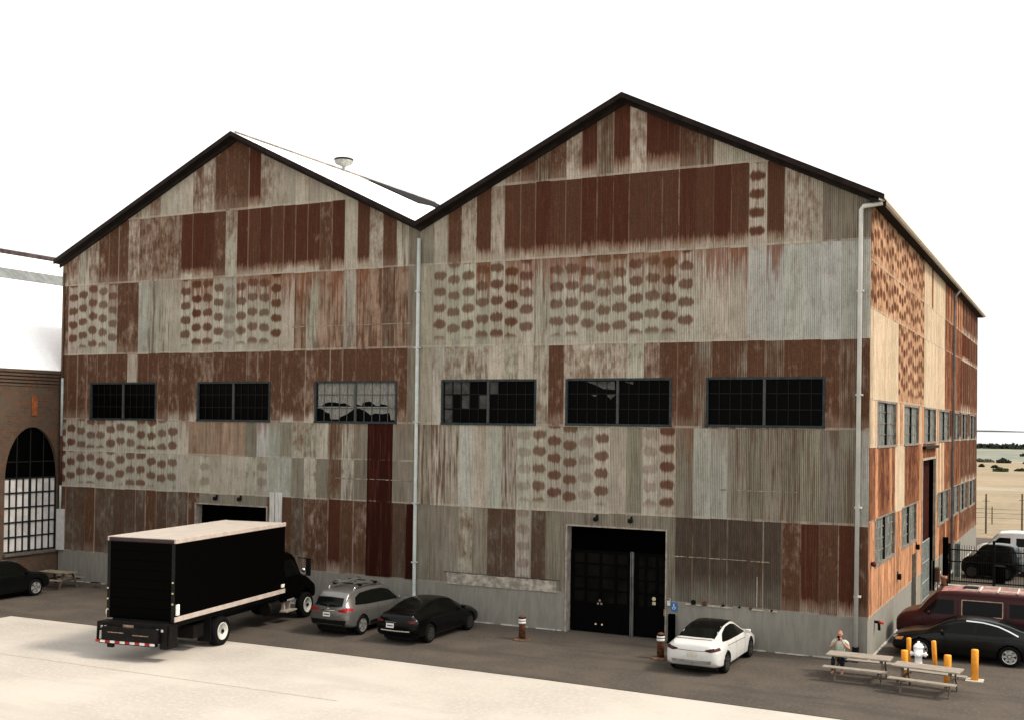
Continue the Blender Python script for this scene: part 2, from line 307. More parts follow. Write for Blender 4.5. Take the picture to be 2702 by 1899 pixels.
# ---------------------------------------------------------------- corrugated warehouse
wh=thing('corrugated_warehouse','huge twin gabled warehouse clad in rusty corrugated sheets with dark strip windows','warehouse')
def roofz(x):
    P=[(-.3,15.47),(10.78,20.62),(VX,15.98),(29.39,20.16),(38.8,15.66)]
    for a,b in zip(P,P[1:]):
        if x<=b[0]: return a[1]+(b[1]-a[1])*(x-a[0])/(b[0]-a[0])
    return P[-1][1]
TT={'c':(.50,.45,.375),'g':(.485,.46,.385),'u':(.475,.475,.435),'v':(.42,.43,.375),'o':(.50,.19,.085),'w':(.52,.51,.48),'y':(.60,.465,.33),'k':(.60,.36,.22),'q':(.27,.248,.198),'j':(.165,.155,.128),'p':(.40,.28,.205),'z':(.60,.29,.155)}
# code: rust, spots, hue, fade, streak, tint, dark
CODE={'d':(1.,0,.12,.9,.15,'c',0),'e':(.92,0,.22,1.,0,'c',0),'b':(.80,0,.80,.25,.2,'c',0),'f':(.72,0,.8,1.,.2,'c',0),'m':(.55,0,.7,.6,.4,'c',0),'H':(.86,0,2.,1.7,.3,'j',0),'P':(.36,0,.5,0,.9,'p',0),'M':(.42,0,.8,.8,.1,'c',0),
 'n':(.36,0,.9,.3,.2,'g',0),'l':(.06,0,.6,0,.08,'c',0),'u':(.02,0,.6,0,.06,'u',0),'v':(.03,0,.6,0,.1,'v',0),'s':(.04,.85,.6,0,.16,'g',0),'t':(.05,.38,.6,0,.12,'g',0),'S':(.12,1.,.75,0,.2,'c',0),
 'k':(.2,0,.9,.1,.8,'g',0),'K':(.52,0,.9,.6,1.,'q',0),'g':(.14,0,1.,0,.35,'q',0),'G':(.22,0,1.,0,.7,'q',0),'h':(.70,0,1.5,.2,.3,'q',0),'D':(1.,0,.0,0,0,'c',1.),'R':(.1,0,.6,0,.2,'q',0),'w':(0,0,.5,0,.1,'w',0),
 'x':(.05,0,.6,0,1.,'c',0),'y':(0,0,.5,0,0,'y',0),'o':(.30,0,.3,0,.7,'z',0),'p':(.24,0,.8,0,.4,'p',0),'r':(.66,0,.20,.2,.8,'o',0),'z':(.34,1.,.0,0,.8,'k',0),'O':(.28,0,.15,0,.9,'z',0)}
def wall_mesh(name,rows,grid,top,holes,place,parent,pitch=.065,amp=.016,hmax=40.,seed=1):
    """rows: (z0,z1,codes); grid: list of sheet left edges + final edge; place(h,off,z)->xyz."""
    rg=random.Random(seed); verts=[];faces=[];pa=[];pb=[];pc=[];pd=[]
    prevcodes=None
    for ri,(z0,z1,codes) in enumerate(rows):
        lap=.012+.010*(ri%1)
        above=rows[ri+1][2] if ri+1<len(rows) else None
        for i in range(len(grid)-1):
            cd=codes[min(i,len(codes)-1)]
            if cd==' ': continue
            ru,sp,hu,fb,st,ti,dk=CODE[cd]
            tint=list(TT[ti]); j=rg.uniform(.86,1.12); tint=[c_*j*rg.uniform(.975,1.025) for c_ in tint]
            ru_=min(1,max(0,ru+rg.uniform(-.09,.07) if ru>.1 else ru)); ph=(.30*math.sin(i*1.25+ri*1.7)+.16*math.sin(i*.45+ri)+rg.uniform(-.05,.05))%1
            tr=0.
            if above and above[min(i,len(above)-1)] in 'debm' and cd in 'lusStcgnvkP': tr=rg.uniform(.7,1.) if above[min(i,len(above)-1)] in 'de' else rg.uniform(.0,.6)
            seam=rg.choice((0,.35,1.,.8)) if ru>.6 else rg.uniform(0,.4)
            if cd=='d' and rg.random()<.22: hu=.55
            jz=rg.uniform(-.018,.018); off=lap+rg.uniform(0,.006)
            x0,x1=grid[i],grid[i+1]; n=max(2,round((x1-x0)/pitch*4))
            cols=[x0+(x1-x0)*k/n for k in range(n+1)]
            if i<len(grid)-2: cols.append(x1+.02)   # side lap
            cache={}
            def V(h,z,k):
                key=(k,round(z,4))
                if key in cache: return cache[key]
                uu=(h-x0)/(x1-x0); vv=(z-z0)/(z1-z0)
                o_=off+amp*math.cos(2*PI*(h-x0)/pitch)+.010*(1-vv)+(.004 if h>x1 else 0)
                verts.append(place(h,o_,z)); pa.append((min(1,uu),vv,ru_,sp*rgs)); pb.append((ph,hu,fb,st)); pc.append((*tint,tr)); pd.append((h/50,z/25,seam,dk))
                cache[key]=len(verts)-1; return cache[key]
            rgs=rg.uniform(.8,1.)
            for k in range(len(cols)-1):
                a,b=cols[k],cols[k+1]; mid=(a+b)/2
                zz0=z0-.05+jz; 
                ivs=[(zz0,z1+.02)]
                for (hx0,hx1,hz0,hz1) in holes:
                    if hx0<mid<hx1:
                        nv=[]
                        for (p,q) in ivs:
                            if hz1<=p or hz0>=q: nv.append((p,q)); continue
                            if p<hz0: nv.append((p,hz0))
                            if q>hz1: nv.append((hz1,q))
                        ivs=nv
                for (p,q) in ivs:
                    qa,qb=min(q,top(a)),min(q,top(b))
                    if qa<=p+.01 and qb<=p+.01: continue
                    qa=max(qa,p+.001); qb=max(qb,p+.001)
                    faces.append((V(a,p,k),V(b,p,k+1),V(b,qb,k+1),V(a,qa,k)))
    me=bpy.data.meshes.new(name); me.from_pydata(verts,[],faces)
    for nm,dat in (('pa',pa),('pb',pb),('pc',pc),('pd',pd)):
        at=me.attributes.new(nm,'FLOAT_COLOR','POINT'); at.data.foreach_set('color',[x for t4 in dat for x in t4])
    return link(name,me,SHEET,parent,True)
fwin=[(2.0,6.18,7.87,9.57),(8.7,12.83,7.87,9.57),(15.28,19.4,7.87,9.57),(21.58,25.79,7.87,9.6),(27.09,31.29,7.9,9.61),(32.65,36.84,7.92,9.62)]
fdoor=[(8.67,12.81,0,4.12),(27.15,31.22,0,4.08)]
PL=1.47
gridL=[.0,.42]+[.42+.65*i for i in range(1,31)]+[VX]
gridR=[VX]+[20.45+.65*k for k in range(1,28)]+[W_+.02]
# first char of each left string is the narrow corner strip
rowsL=[(PL,4.6,'b'+'hhbhhhhhbhhhb'+'gggggg'+'bbhbbdbb'+'DDhD'),
 (4.6,6.32,'SS'+'s'*10+'lltlllntvugngKkgDDgR'),
 (6.32,7.85,'SS'+'s'*10+'lppppppgvgnnnKkgDDgR'.replace('ppppppg','pppppgu')),
 (7.85,10.95,'b'+'bbbbbblbbbfbffbbffbbfbfbbbbbbbg'),
 (10.95,14.3,'b'+'SSsssbbvkklsSSstsssSlPkPPkPPKPg'),
 (14.3,17.28,'m'+'mkmbbbmmmmme'+'ddbnddddeeebdldMbkg'),
 (17.28,21.,'lllllll'+'mmmlllmMbbbdMMllll'+'lllllll')]
rowsR=[(PL,4.6,'Rggnghhthg'+'ggggggg'+'HHHHHH'+'bdbdb'),
 (4.6,7.85,'xxxulvxtssstslgtSg'+'vv'+'GGGGGGG'+'u'),
 (7.85,10.95,'lnnnnlnlnbMMMMnmbbKbKbKbbbKb'),
 (10.95,14.3,'lssssSSsk'+'s'*9+'lll'+'u'*7),
 (14.3,17.28,'glbMdM'+'d'*15+'SdMMggg'),
 (17.28,21.,'llllll'+'mbKbMdKdMddbKll'+'lllllll')]
for _r in rowsL: assert len(_r[2])==len(gridL)-1,(_r,len(_r[2]))
for _r in rowsR: assert len(_r[2])==len(gridR)-1,(_r,len(_r[2]))
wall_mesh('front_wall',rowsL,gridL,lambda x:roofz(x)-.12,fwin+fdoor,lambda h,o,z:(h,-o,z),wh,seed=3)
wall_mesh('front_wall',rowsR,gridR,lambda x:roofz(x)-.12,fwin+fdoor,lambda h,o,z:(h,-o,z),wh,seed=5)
# narrow lap joint strips halfway up some sheets
for (a,b,z) in ((16.4,20.3,5.47),(33.2,36.0,5.6),(14.0,20.2,11.9),(31.4,35.0,3.12)):
    x=a; bm=new()
    while x<b:
        q=min(b,x+random.uniform(.25,.62)); box(bm,x,q-random.uniform(0,.12),-.040,-.020,z+random.uniform(-.012,.012),z+.03); x=q
    obj('lap_strip',bm,mat('lap_strip_pale',(.26,.22,.165),.8,var=.5,scale=5),wh)
# side wall
swin1=[(1.67,5.95,7.25,8.88),(8.2,12.55,7.25,8.86),(14.4,18.95,7.27,8.88),(20.4,25.0,7.3,8.86),(26.4,30.4,7.3,8.86),(31.7,35.5,7.3,8.86),(37.2,41.2,7.28,8.84)]
swin2=[(1.36,5.88,3.08,4.74),(7.7,12.04,3.1,4.73),(19.85,24.8,3.1,4.72),(25.7,30.4,3.1,4.72),(31.3,35.6,3.05,4.7),(36.6,41.2,3.0,4.65)]
sdoor=[(14.0,18.9,0,6.56),(10.7,11.95,0,2.53)]
gridS=[.0]+[.55+.65*i for i in range(0,64)]+[L_]
def srow(*seg):
    s=''
    for x0,x1,cd in seg:
        for i in range(len(gridS)-1):
            m_=(gridS[i]+gridS[i+1])/2
            if x0<=m_<x1: s+=cd[i%len(cd)]
    return s.ljust(len(gridS)-1,s[-1])
rowsS=[(PL,4.7,srow((0,1.3,'O'),(1.3,6.3,'oOOo'),(6.3,7.9,'O'),(7.9,14,'oO'),(14,20,'O'),(20,31,'rorrr'),(31,50,'brb'))),
 (4.7,7.27,srow((0,1.3,'r'),(1.3,6.,'rrorr'),(6.,8.2,'y'),(8.2,13.2,'r'),(13.2,14.5,'O'),(14.5,19.,'r'),(19.,22.6,'yO'),(22.6,31,'rrbr'),(31,50,'bdbb'))),
 (7.27,8.93,srow((0,1.7,'y'),(1.7,14,'yO'),(14,20.4,'oy'),(20.4,50,'bd'))),
 (8.93,12.0,srow((0,6.5,'y'),(6.5,13.9,'z'),(13.9,22.5,'y'),(22.5,31,'r'),(31,37,'db'),(37,50,'bbr'))),
 (12.0,13.6,srow((0,13.9,'z'),(13.9,22.5,'y'),(22.5,32,'r'),(32,37,'d'),(37,50,'bdb'))),
 (13.6,16.0,srow((0,13.9,'z'),(13.9,17,'y'),(17,17.7,'r'),(17.7,22.5,'y'),(22.5,24,'r'),(24,32,'or'),(32,50,'bdb')))]
wall_mesh('side_wall',rowsS,gridS,lambda y:15.50,swin1+swin2+sdoor,lambda h,o,z:(W_+o,h,z),wh,seed=8)
bm=new(); quad(bm,(0,.0,0),(0,L_,0),(0,L_,15.4),(0,.0,15.4)); quad(bm,(0,L_,0),(W_,L_,0),(W_,L_,15.4),(0,L_,15.4))
prism(bm,[(0,15.4),(10.78,20.45),(VX,15.8),(29.39,20.0),(W_,15.4)],L_-.02,L_)
obj('back_wall',bm,mat('back_cladding',(.14,.08,.05),.8,var=.4,scale=1.5),wh)
# black sheets right behind the openings, standing in for the unlit inside
bm=new(); box(bm,.15,W_-.15,.62,.70,.02,15.2); box(bm,W_-.70,W_-.62,.7,L_-.2,.02,15.2); obj('interior_dark',bm,BLACK,wh)
# plinth
bm=new()
for a,b in ((0,8.67),(12.81,27.15),(31.22,W_+.03)): box(bm,a,b,-.035,.10,0,PL)
for a,b in ((.1,10.7),(11.95,14.0),(18.9,L_)): box(bm,W_-.10,W_+.032,a,b,0,PL-.004)
obj('concrete_plinth',bm,PLINTH,wh)
KW=mat('kerb_white',(.46,.43,.38),.8,var=.3,scale=4)
for a,b in ((.02,8.6),(12.9,27.1),(31.3,W_)): 
    x=a; bm=new()
    while x<b:
        q=min(b,x+random.uniform(.5,1.6)); box(bm,x,q-random.uniform(0,.35),-.075,-.034,.0,random.uniform(.03,.05)); x=q
    obj('plinth_kerb',bm,KW,wh)
bx('plinth_kerb',KW,wh,W_+.031,W_+.09,.05,10.6,0,.05); bx('plinth_kerb',KW,wh,W_+.031,W_+.09,19,40,0,.05)
# patched boards above the plinth
bm=new()
x=21.93
while x<26.8:
    q=min(26.8,x+random.uniform(.2,.5)); box(bm,x+.004,q,-.068,-.04,PL-.03,1.88+random.uniform(-.015,.01)); x=q
obj('patch_board',bm,mat('patch_board_pale',(.34,.305,.25),.85,var=.45,scale=1.6,stretch=(2,1,2.5)),wh)
bm=new(); box(bm,21.8,26.9,-.07,-.045,1.90,1.92); obj('patch_rail',bm,mat('patch_rail_dark',(.07,.055,.05),.8,var=.5),wh)
# roof slabs with rake overhang, fascia and soffit
def roof_slab(xa,za,xb,zb,name):
    bm=new(); prism(bm,[(xa,za),(xb,zb),(xb,zb-.05),(xa,za-.05)],-.42,L_+.5); return obj(name,bm,ROOFW,wh)
P5=[(-.16,15.50),(10.78,20.65),(VX,16.02),(29.39,20.19),(38.80,15.68)]
for a,b in zip(P5,P5[1:]): roof_slab(*a,*b,'roof')
FAS=[(-.16,15.50),(10.78,20.65),(VX-.35,16.16),(VX,16.0),(VX+.35,16.16),(29.39,20.19),(38.84,15.66)]
def band(bm,pts,d0,d1,y0,y1):
    for (xa,za),(xb,zb) in zip(pts,pts[1:]):
        A_=[(xa,za-d0),(xb,zb-d0),(xb,zb-d1),(xa,za-d1)]
        v=[bm.verts.new((x,y,z)) for y in (y0,y1) for x,z in A_]
        for q in ((0,1,2,3),(7,6,5,4),(0,4,5,1),(1,5,6,2),(2,6,7,3),(3,7,4,0)): bm.faces.new([v[i] for i in q])
o=obj('fascia_board',(lambda b_:(band(b_,FAS,-.012,.19,-.50,-.425),b_)[1])(new()),DARKW,wh)
bm=new(); band(bm,FAS,.14,.17,-.42,-.01); obj('soffit',bm,SOFF,wh)
bm=new(); band(bm,FAS,.17,.34,-.13,-.05); obj('rake_shade_band',bm,mat('rake_shade_dark',(.014,.010,.0075),.85,var=.4,scale=2),wh)  # dark strip on the wall, stands in for shade under the rake overhang

bm=new(); prism(bm,[(W_+.02,15.60),(W_+.36,15.54),(W_+.36,15.46),(W_+.02,15.46)],-.42,L_+.4); obj('eave_soffit',bm,SOFF,wh)
bm=new(); prism(bm,[(W_+.34,15.66),(W_+.52,15.66),(W_+.52,15.54),(W_+.46,15.48),(W_+.34,15.48)],-.46,L_+.5); obj('gutter',bm,GUT,wh)
bm=new(); prism(bm,[(W_+.28,15.78),(W_+.42,15.73),(W_+.42,15.70),(W_+.28,15.70)],-.46,L_+.5); obj('roof_edge_flashing',bm,mat('flashing_brown',(.16,.11,.07),.7),wh)
# dark ridge strip and light features on the left roof
def onslope(x,o=.0): return 20.65-.478*(x-10.78)+o
bm=new()
pp=[(11.05,9.3,.05),(11.05,16,.05),(13.5,14.2,.05),(14.2,10.6,.05),(13.2,11.6,.05)]
bm.faces.new([bm.verts.new((x,y,onslope(x,o_))) for x,y,o_ in [(10.95,9.2,.06),(14.0,10.1,.06),(13.2,12.6,.06),(14.3,14.4,.06),(12.2,16.5,.06),(10.95,16.5,.06)]])
obj('roof_patch',bm,mat('bitumen_patch',(.003,.003,.003),.9),wh)
bm=new(); tube(bm,[(10.8,-.2,20.68),(10.8,17.,20.68)],.05,8); obj('ridge_cap',bm,mat('ridge_cap_grey',(.22,.19,.16),.7,var=.4,scale=2),wh)
t=obj('roof_vent',lathe(new(),[(.07,-.2),(.07,.22),(.16,.28),(.40,.38),(.46,.46),(.46,.60),(.40,.66),(.28,.68),(0,.68)],20,cx=10.85,cy=7.9,cz=20.6),mat('vent_zinc',(.30,.30,.27),.5,var=.3),wh,True)
obj('cap_rim',lathe(new(),[(.465,.55),(.485,.565),(.485,.62),(.465,.635)],20,cx=10.85,cy=7.9,cz=20.6),TRIM,t)
# downpipes
def pipe(pts,r,m,name='downpipe',br=()):
    o=obj(name,tube(new(),pts,r,12),m,wh,True)
    for (x,y,z) in br: bx('bracket',m,o,x-r*1.5,x+r*1.5,y-r*1.25,y+r,z-.03,z+.03)
    return o
pipe([(VX,-.16,15.35),(VX,-.16,1.0),(VX+.03,-.2,.85),(VX+.3,-.62,.55)],.075,PIPE,br=[(VX,-.14,z) for z in (13.2,10.9,7.9,4.6,2.2)])
pipe([(38.75,-.22,15.42),(38.12,-.22,15.36),(38.05,-.22,15.25),(38.0,-.20,.5)],.075,mat('pipe_bright',(.50,.50,.46),.45,var=.1,scale=2),br=[(38.04,-.16,z) for z in (12.5,9,5.2,2.2)])
bx('pipe_boot',TRIM,wh,37.9,38.1,-.3,-.09,.0,.5)
pipe([(W_+.40,26.2,15.45),(W_+.16,26.2,15.1),(W_+.14,25.6,.3)],.07,mat('pipe_dull',(.22,.20,.19),.6,var=.3,scale=2))
pipe([(.13,-.1,14.9),(.13,-.1,9.8)],.05,mat('pipe_rusty',(.13,.085,.06),.8))
pipe([(.16,-.1,9.8),(.16,-.1,7.0)],.06,PIPE); pipe([(.16,-.1,7.0),(.16,-.1,4.6)],.06,mat('pipe_maroon',(.07,.025,.018),.8))
pipe([(.16,-.1,4.6),(.16,-.1,3.4)],.05,PIPE)
bx('pipe_cover',mat('cover_white',(.50,.48,.46),.6,var=.1),wh,.04,.40,-.22,-.03,1.48,3.45)
# junction details
SFR=mat('side_frame_paint',(.20,.17,.14),.8,var=.4,scale=5)
def window(x0,x1,z0,z1,nc,parent,front=True,rows=3,panel=None,glass=GLASSD,off=0.):
    """a steel strip window; front: in plane y=0, else in plane x=W_"""
    def B(bm,a,b,d0,d1,c_,d_):   # d0,d1 = depth behind the wall face (positive inward)
        return box(bm,a,b,d0,d1,c_,d_) if front else box(bm,W_-d1,W_-d0,a,b,c_,d_)
    bm=new(); t_=.055; fm=FRAME if front else SFR
    B(bm,x0-.04,x1+.04,-.06,.10,z0-.07,z0+.02); B(bm,x0-.03,x0+t_,-.045,.10,z0+.02,z1); B(bm,x1-t_,x1+.03,-.045,.10,z0+.02,z1); B(bm,x0+t_,x1-t_,-.03,.10,z1-.07,z1+.02)
    w_=obj('window',bm,fm,parent)
    bm=new(); B(bm,x0+t_,x1-t_,.055,.075,z0+.02,z1-.07); obj('glass',bm,glass,w_)
    xm=(x0+x1)/2; bm=new(); B(bm,xm-.045,xm+.045,-.02,.055,z0+.02,z1-.07); obj('mullion',bm,MULL2 if front else MULL,w_)
    bm=new()
    for k in range(1,rows):
        z=z0+(z1-z0)*k/rows; B(bm,x0+t_,xm-.045,.025,.050,z-.016,z+.016); B(bm,xm+.045,x1-t_,.025,.050,z-.016,z+.016)
    for s in (0,1):
        a=x0+t_ if s==0 else xm+.045; b_=xm-.045 if s==0 else x1-t_
        for k in range(1,nc): x=a+(b_-a)*k/nc; B(bm,x-.013,x+.013,.020,.030,z0+.02,z1-.07)
    obj('muntin',bm,MULL if front else SFR,w_)
    return w_,B
for i,(a,b,c_,d_) in enumerate(fwin):
    w_,B=window(a,b,c_,d_,5,wh)
    if i==2:
        for ch_ in w_.children:
            if ch_.name.startswith('muntin'): ch_.data.materials[0]=mat('muntin_dusty',(.075,.078,.07),.8)
    if i==2:   # torn corrugated sheeting behind the muntins
        bm=new(); n=120; sheetm=mat('torn_fibreglass',(.185,.18,.16),.8,var=.35,scale=7,stretch=(4,1,.6))
        s0,s1=1600,2155
        def zz(py): return d_-(py-70)/(345-70)*(d_-c_)
        def ip(P,x):
            for p,q in zip(P,P[1:]):
                if p[0]<=x<=q[0]: return p[1]+(q[1]-p[1])*(x-p[0])/(q[0]-p[0])
            return P[-1][1] if x>P[-1][0] else P[0][1]
        hi=[(1600,240),(1640,238),(1660,222),(1690,212),(1740,214),(1770,222),(1800,217),(1845,240),(1872,240),(1885,226),(1920,236),(1930,212),(1975,206),(2015,236),(2035,236),(2045,224),(2080,228),(2098,240),(2155,240)]
        lo=[(1600,250),(1650,262),(1670,282),(1700,290),(1702,330),(1758,330),(1775,312),(1820,292),(1860,262),(1874,248),(1940,268),(1978,298),(2010,286),(2060,290),(2108,282),(2112,330),(2155,330)]
        for k in range(n):
            xa=s0+(s1-s0)*k/n; xb=s0+(s1-s0)*(k+1)/n
            wa=a+(xa-s0)/(s1-s0)*(b-a); wb=a+(xb-s0)/(s1-s0)*(b-a); y=.045+.008*math.cos(k*PI/1.5); y2=.045+.008*math.cos((k+1)*PI/1.5)
            if wa<a+.09 or wb>b-.09: continue
            quad(bm,(wa,y,zz(ip(hi,xa))),(wb,y2,zz(ip(hi,xb))),(wb,y2,d_-.07),(wa,y,d_-.07))
            if ip(lo,xa)>243: quad(bm,(wa,y,zz(ip(lo,xa))),(wb,y2,zz(ip(lo,xb))),(wb,y2,zz(242)),(wa,y,zz(242)))
        obj('torn_sheet',bm,sheetm,w_)
    if i==3:   # greyed panes
        GPM=mat('grey_pane_mat',(.045,.045,.042),.6,var=.4,scale=4); cx=(a+b)/2; pw=(cx-a-.13)/5; ph=(d_-c_)/3
        cells=[(0,0),(1,0),(2,0),(0,1),(2,1),(4,1),(0,2)]
        for (q,r_) in cells: x=a+.09+q*pw; bx('grey_pane',GPM,w_,x+.015,x+pw-.01,.048,.054,d_-(r_+1)*ph+(.0 if r_<2 else .03),d_-r_*ph-.04)
        bx('grey_pane',GPM,w_,cx+.06,cx+.06+pw*.9,.048,.054,d_-ph,d_-.08)
    if i==4:
        bm=new(); cx=(a+b)/2
        for P in ([(cx-1.35,d_-.1),(cx-.15,d_-.1),(cx-.12,d_-.42),(cx-.6,d_-.38),(cx-1.0,d_-.2)],[(cx+.25,d_-.12),(cx+.6,d_-.12),(cx+.6,d_-.22)],[(cx-1.1,d_-.60),(cx-.8,d_-.60),(cx-.95,d_-.68)],[(cx-.5,d_-.58),(cx-.08,d_-.58),(cx-.3,d_-.78)]):
            prism(bm,P,.048,.054)
        obj('torn_film',bm,mat('torn_film_mat',(.06,.06,.055),.7,var=.4,scale=5),w_)
b_=NB('side_pane'); v=b_.obj((1,3.2,.8)); n=b_.noise(v,2.6,4,.7); n2=b_.noise(b_.obj((1,9,1)),1.4,3)
cc=b_.mix(b_.ss(n,.42,.60),(.035,.045,.038),(.19,.21,.18)); cc=b_.mix(b_.ss(n2,.55,.65),cc,(.05,.05,.04)); b_.put(b_.b.inputs['Base Color'],cc); b_.b.inputs['Roughness'].default_value=.5
SPANE=b_.m
for i,(a,b,c_,d_) in enumerate(swin1+swin2):
    window(a,b,c_,d_,3,wh,False,4,glass=SPANE)
bm=new()
for k,(a,b,z0,z1) in enumerate(((1.4,3.5,8.5,8.8),(3.8,5.8,8.5,8.8))): quad(bm,(W_-.04,a+.3,z0),(W_-.04,b,z0+.05),(W_-.04,b,z1),(W_-.04,a+.3,z1))
# big front door
def front_door(x0,x1,zt,detail):
    d=obj('door',(lambda b_:(box(b_,x0,x0+.06,-.06,.5,0,zt),box(b_,x1-.05,x1,-.06,.5,0,zt),box(b_,x0+.06,x1-.05,-.02,.5,zt-.06,zt),b_)[3])(new()),mat('door_frame_pale',(.30,.26,.22),.7,var=.3,scale=4),wh)
    xm=x0+(x1-x0)*.64
    for (a,b,nc) in ((x0+.08,xm-.06,4),(xm+.09,x1-.07,3)):
        bm=new(); zt2=3.12
        box(bm,a,b,.30,.36,.05,1.15); box(bm,a,b,.30,.36,zt2-.1,zt2); box(bm,a,a+.14,.30,.36,1.15,zt2-.1); box(bm,b-.14,b,.30,.36,1.15,zt2-.1)
        for k in range(1,nc): x=a+(b-a)*k/nc; box(bm,x-.05,x+.05,.305,.35,1.15,zt2-.1)
        for z in (1.62,2.1,2.6): box(bm,a+.14,b-.14,.31,.34,z-.03,z+.03)
        lf=obj('door_leaf_or_void',bm,mat('door_leaf_black',(.0012,.001,.001),.6,spec=.03,var=.3),d)
        if detail: obj('pane',box(new(),a+.14,b-.14,.335,.345,1.15,zt2-.1),mat('door_pane',(.0045,.0043,.003),.6,spec=.03,var=.5,scale=1.2),lf)
    bx('transom',BLACK,d,x0+.08,x1-.07,.34,.38,3.12,zt-.06)
    if detail:
        bx('door_post',mat('post_steel',(.085,.095,.095),.5,var=.5,scale=1.5),d,xm-.055,xm-.012,.20,.29,0,3.15); bx('door_post',mat('post_steel2',(.10,.10,.09),.5,var=.5,scale=1.5),d,xm+.015,xm+.065,.20,.29,0,3.15)
        bm=new()   # small pale badge: three lobes
        for (dx,dz) in ((0,.09),(-.07,-.03),(.07,-.03)): lathe(bm,[(.0,-.3),(.045,-.3),(.045,-.29),(0,-.29)],10,'y',cx=28.45+dx,cz=1.14+dz,cy=.585)
        obj('door_badge',bm,mat('badge_pale',(.22,.17,.14),.7),d)
        bm=new(); lathe(bm,[(0,.285),(.075,.285),(.075,.295),(0,.295)],16,'y',cx=30.62,cz=1.46); box(bm,30.555,30.685,.285,.295,1.24,1.35)
        obj('door_notice',bm,mat('notice_pale',(.50,.47,.30),.6,var=.3,scale=20),d)
        bm=new(); 
        for x in (28.30,28.56): lathe(bm,[(0,.28),(.04,.28),(.03,.25),(0,.25)],12,'y',cx=x,cz=.33)
        obj('door_stop',bm,mat('brass_bright',(.80,.62,.40),.3,metal=.3),d)
        bx('door_handle',mat('handle_tan',(.32,.23,.14),.4),d,31.02,31.07,.24,.28,.88,1.12)
    return d
front_door(27.15,31.22,4.08,True); front_door(8.67,12.81,4.12,False)
bm=new()
for x0,x1 in ((12.95,13.22),(13.26,13.62)): box(bm,x0,x1,-.075,-.05,1.6,4.75)
obj('white_sheet',bm,mat('white_sheet_mat',(.50,.49,.45),.7,var=.25,scale=3,stretch=(4,1,.5)),wh)
for (x,z,lab) in ((28.44,4.34,'small dark floodlight above the right door, left of the pair'),(29.83,4.34,'small dark floodlight above the right door, right of the pair'),(9.96,4.36,'small dark floodlight above the truck door, left of the pair'),(11.33,4.38,'small dark floodlight above the truck door, right of the pair')):
    t=thing('floodlight',lab,'lamp',(x,-.05,z),0,'floodlights over the warehouse doors')
    obj('lamp_housing',lathe(new(),[(.04,-.03),(.085,-.06),(.095,-.18),(.08,-.20),(0,-.20)],14,'y'),TRIM,t,True); bx('bracket',TRIM,t,-.03,.03,-.06,.02,-.02,.16)
# side doors
d=obj('side_door',(lambda b_:(box(b_,W_-.06,W_+.06,13.80,14.0,0,6.56),box(b_,W_-.06,W_+.06,18.9,19.05,0,6.56),box(b_,W_-.06,W_+.05,14.0,18.9,6.45,6.56),b_)[3])(new()),mat('side_door_frame',(.33,.27,.20),.7,var=.3,scale=3),wh)
bm=new(); box(bm,W_-.40,W_-.34,14.0,18.9,0,6.45); obj('door_leaf_or_void',bm,BLACK,d)  # no real leaf: black sheet standing in for the opening's unlit interior
bm=new()
k=0
while 16.6+k*.075<18.9: tube(bm,[(W_-.28,16.6+k*.075,0),(W_-.28,16.6+k*.075,6.4)],.03,6); k+=1
obj('rusty_leaf',bm,mat('rusty_leaf_mat',(.045,.009,.005),.85,var=.5,scale=3),d)
bm=new(); box(bm,W_-.02,W_+.05,13.9,16.4,.1,2.75); obj('mesh_panel',bm,SPANE,d)
bm=new()
for k in range(9): y=13.9+k*.31; box(bm,W_+.05,W_+.075,y-.02,y+.02,.1,2.8)
for z in (.1,.9,1.8,2.75): box(bm,W_+.052,W_+.07,13.9,16.4,z,z+.05)
obj('panel_frame',bm,mat('panel_frame_pale',(.32,.34,.31),.6),d)
bx('lintel_rail',TRIM,wh,W_+.03,W_+.20,13.9,19.0,6.98,7.10)
d=bx('personnel_door',BLACK,wh,W_-.30,W_-.24,10.7,11.95,0,2.53)
bx('door_post',mat('jamb_pale',(.36,.26,.18),.7,var=.3),d,W_-.24,W_+.07,11.97,12.25,0,2.6)
for (y,z,lab) in ((12.0,2.78,'small black lamp on the side wall above the narrow doorway'),(6.6,2.12,'small black lamp on the orange side wall left of the narrow doorway')):
    t=thing('wall_lamp',lab,'lamp',(W_+.03,y,z)); bx('lamp_box',TRIM,t,0,.16,-.1,.1,-.12,.10,bevel=.02); bx('bracket',TRIM,t,-.02,.04,-.04,.04,.08,.2)
t=thing('fire_connection','red capped water pipe sticking out of the grey side plinth','pipe',(W_+.03,1.35,1.15))
obj('pipe_elbow',tube(new(),[(-.02,0,0),(.12,0,0),(.16,0,-.06),(.17,0,-.28)],.05,10),TRIM,t,True); obj('red_cap',tube(new(),[(.10,.06,.0),(.30,.10,-.03)],.055,12),mat('cap_red',(.45,.05,.04),.5),t,True)
t=thing('red_wall_knob','dark red knob high on the side wall beside the front corner','pipe fitting',(W_+.04,.55,3.24)); obj('knob',lathe(new(),[(.03,0),(.08,.03),(.10,.12),(.05,.17),(0,.18)],12,'x'),mat('knob_red',(.10,.02,.02),.6),t,True); bx('plate',TRIM,t,-.02,.0,-.07,.07,-.07,.07)
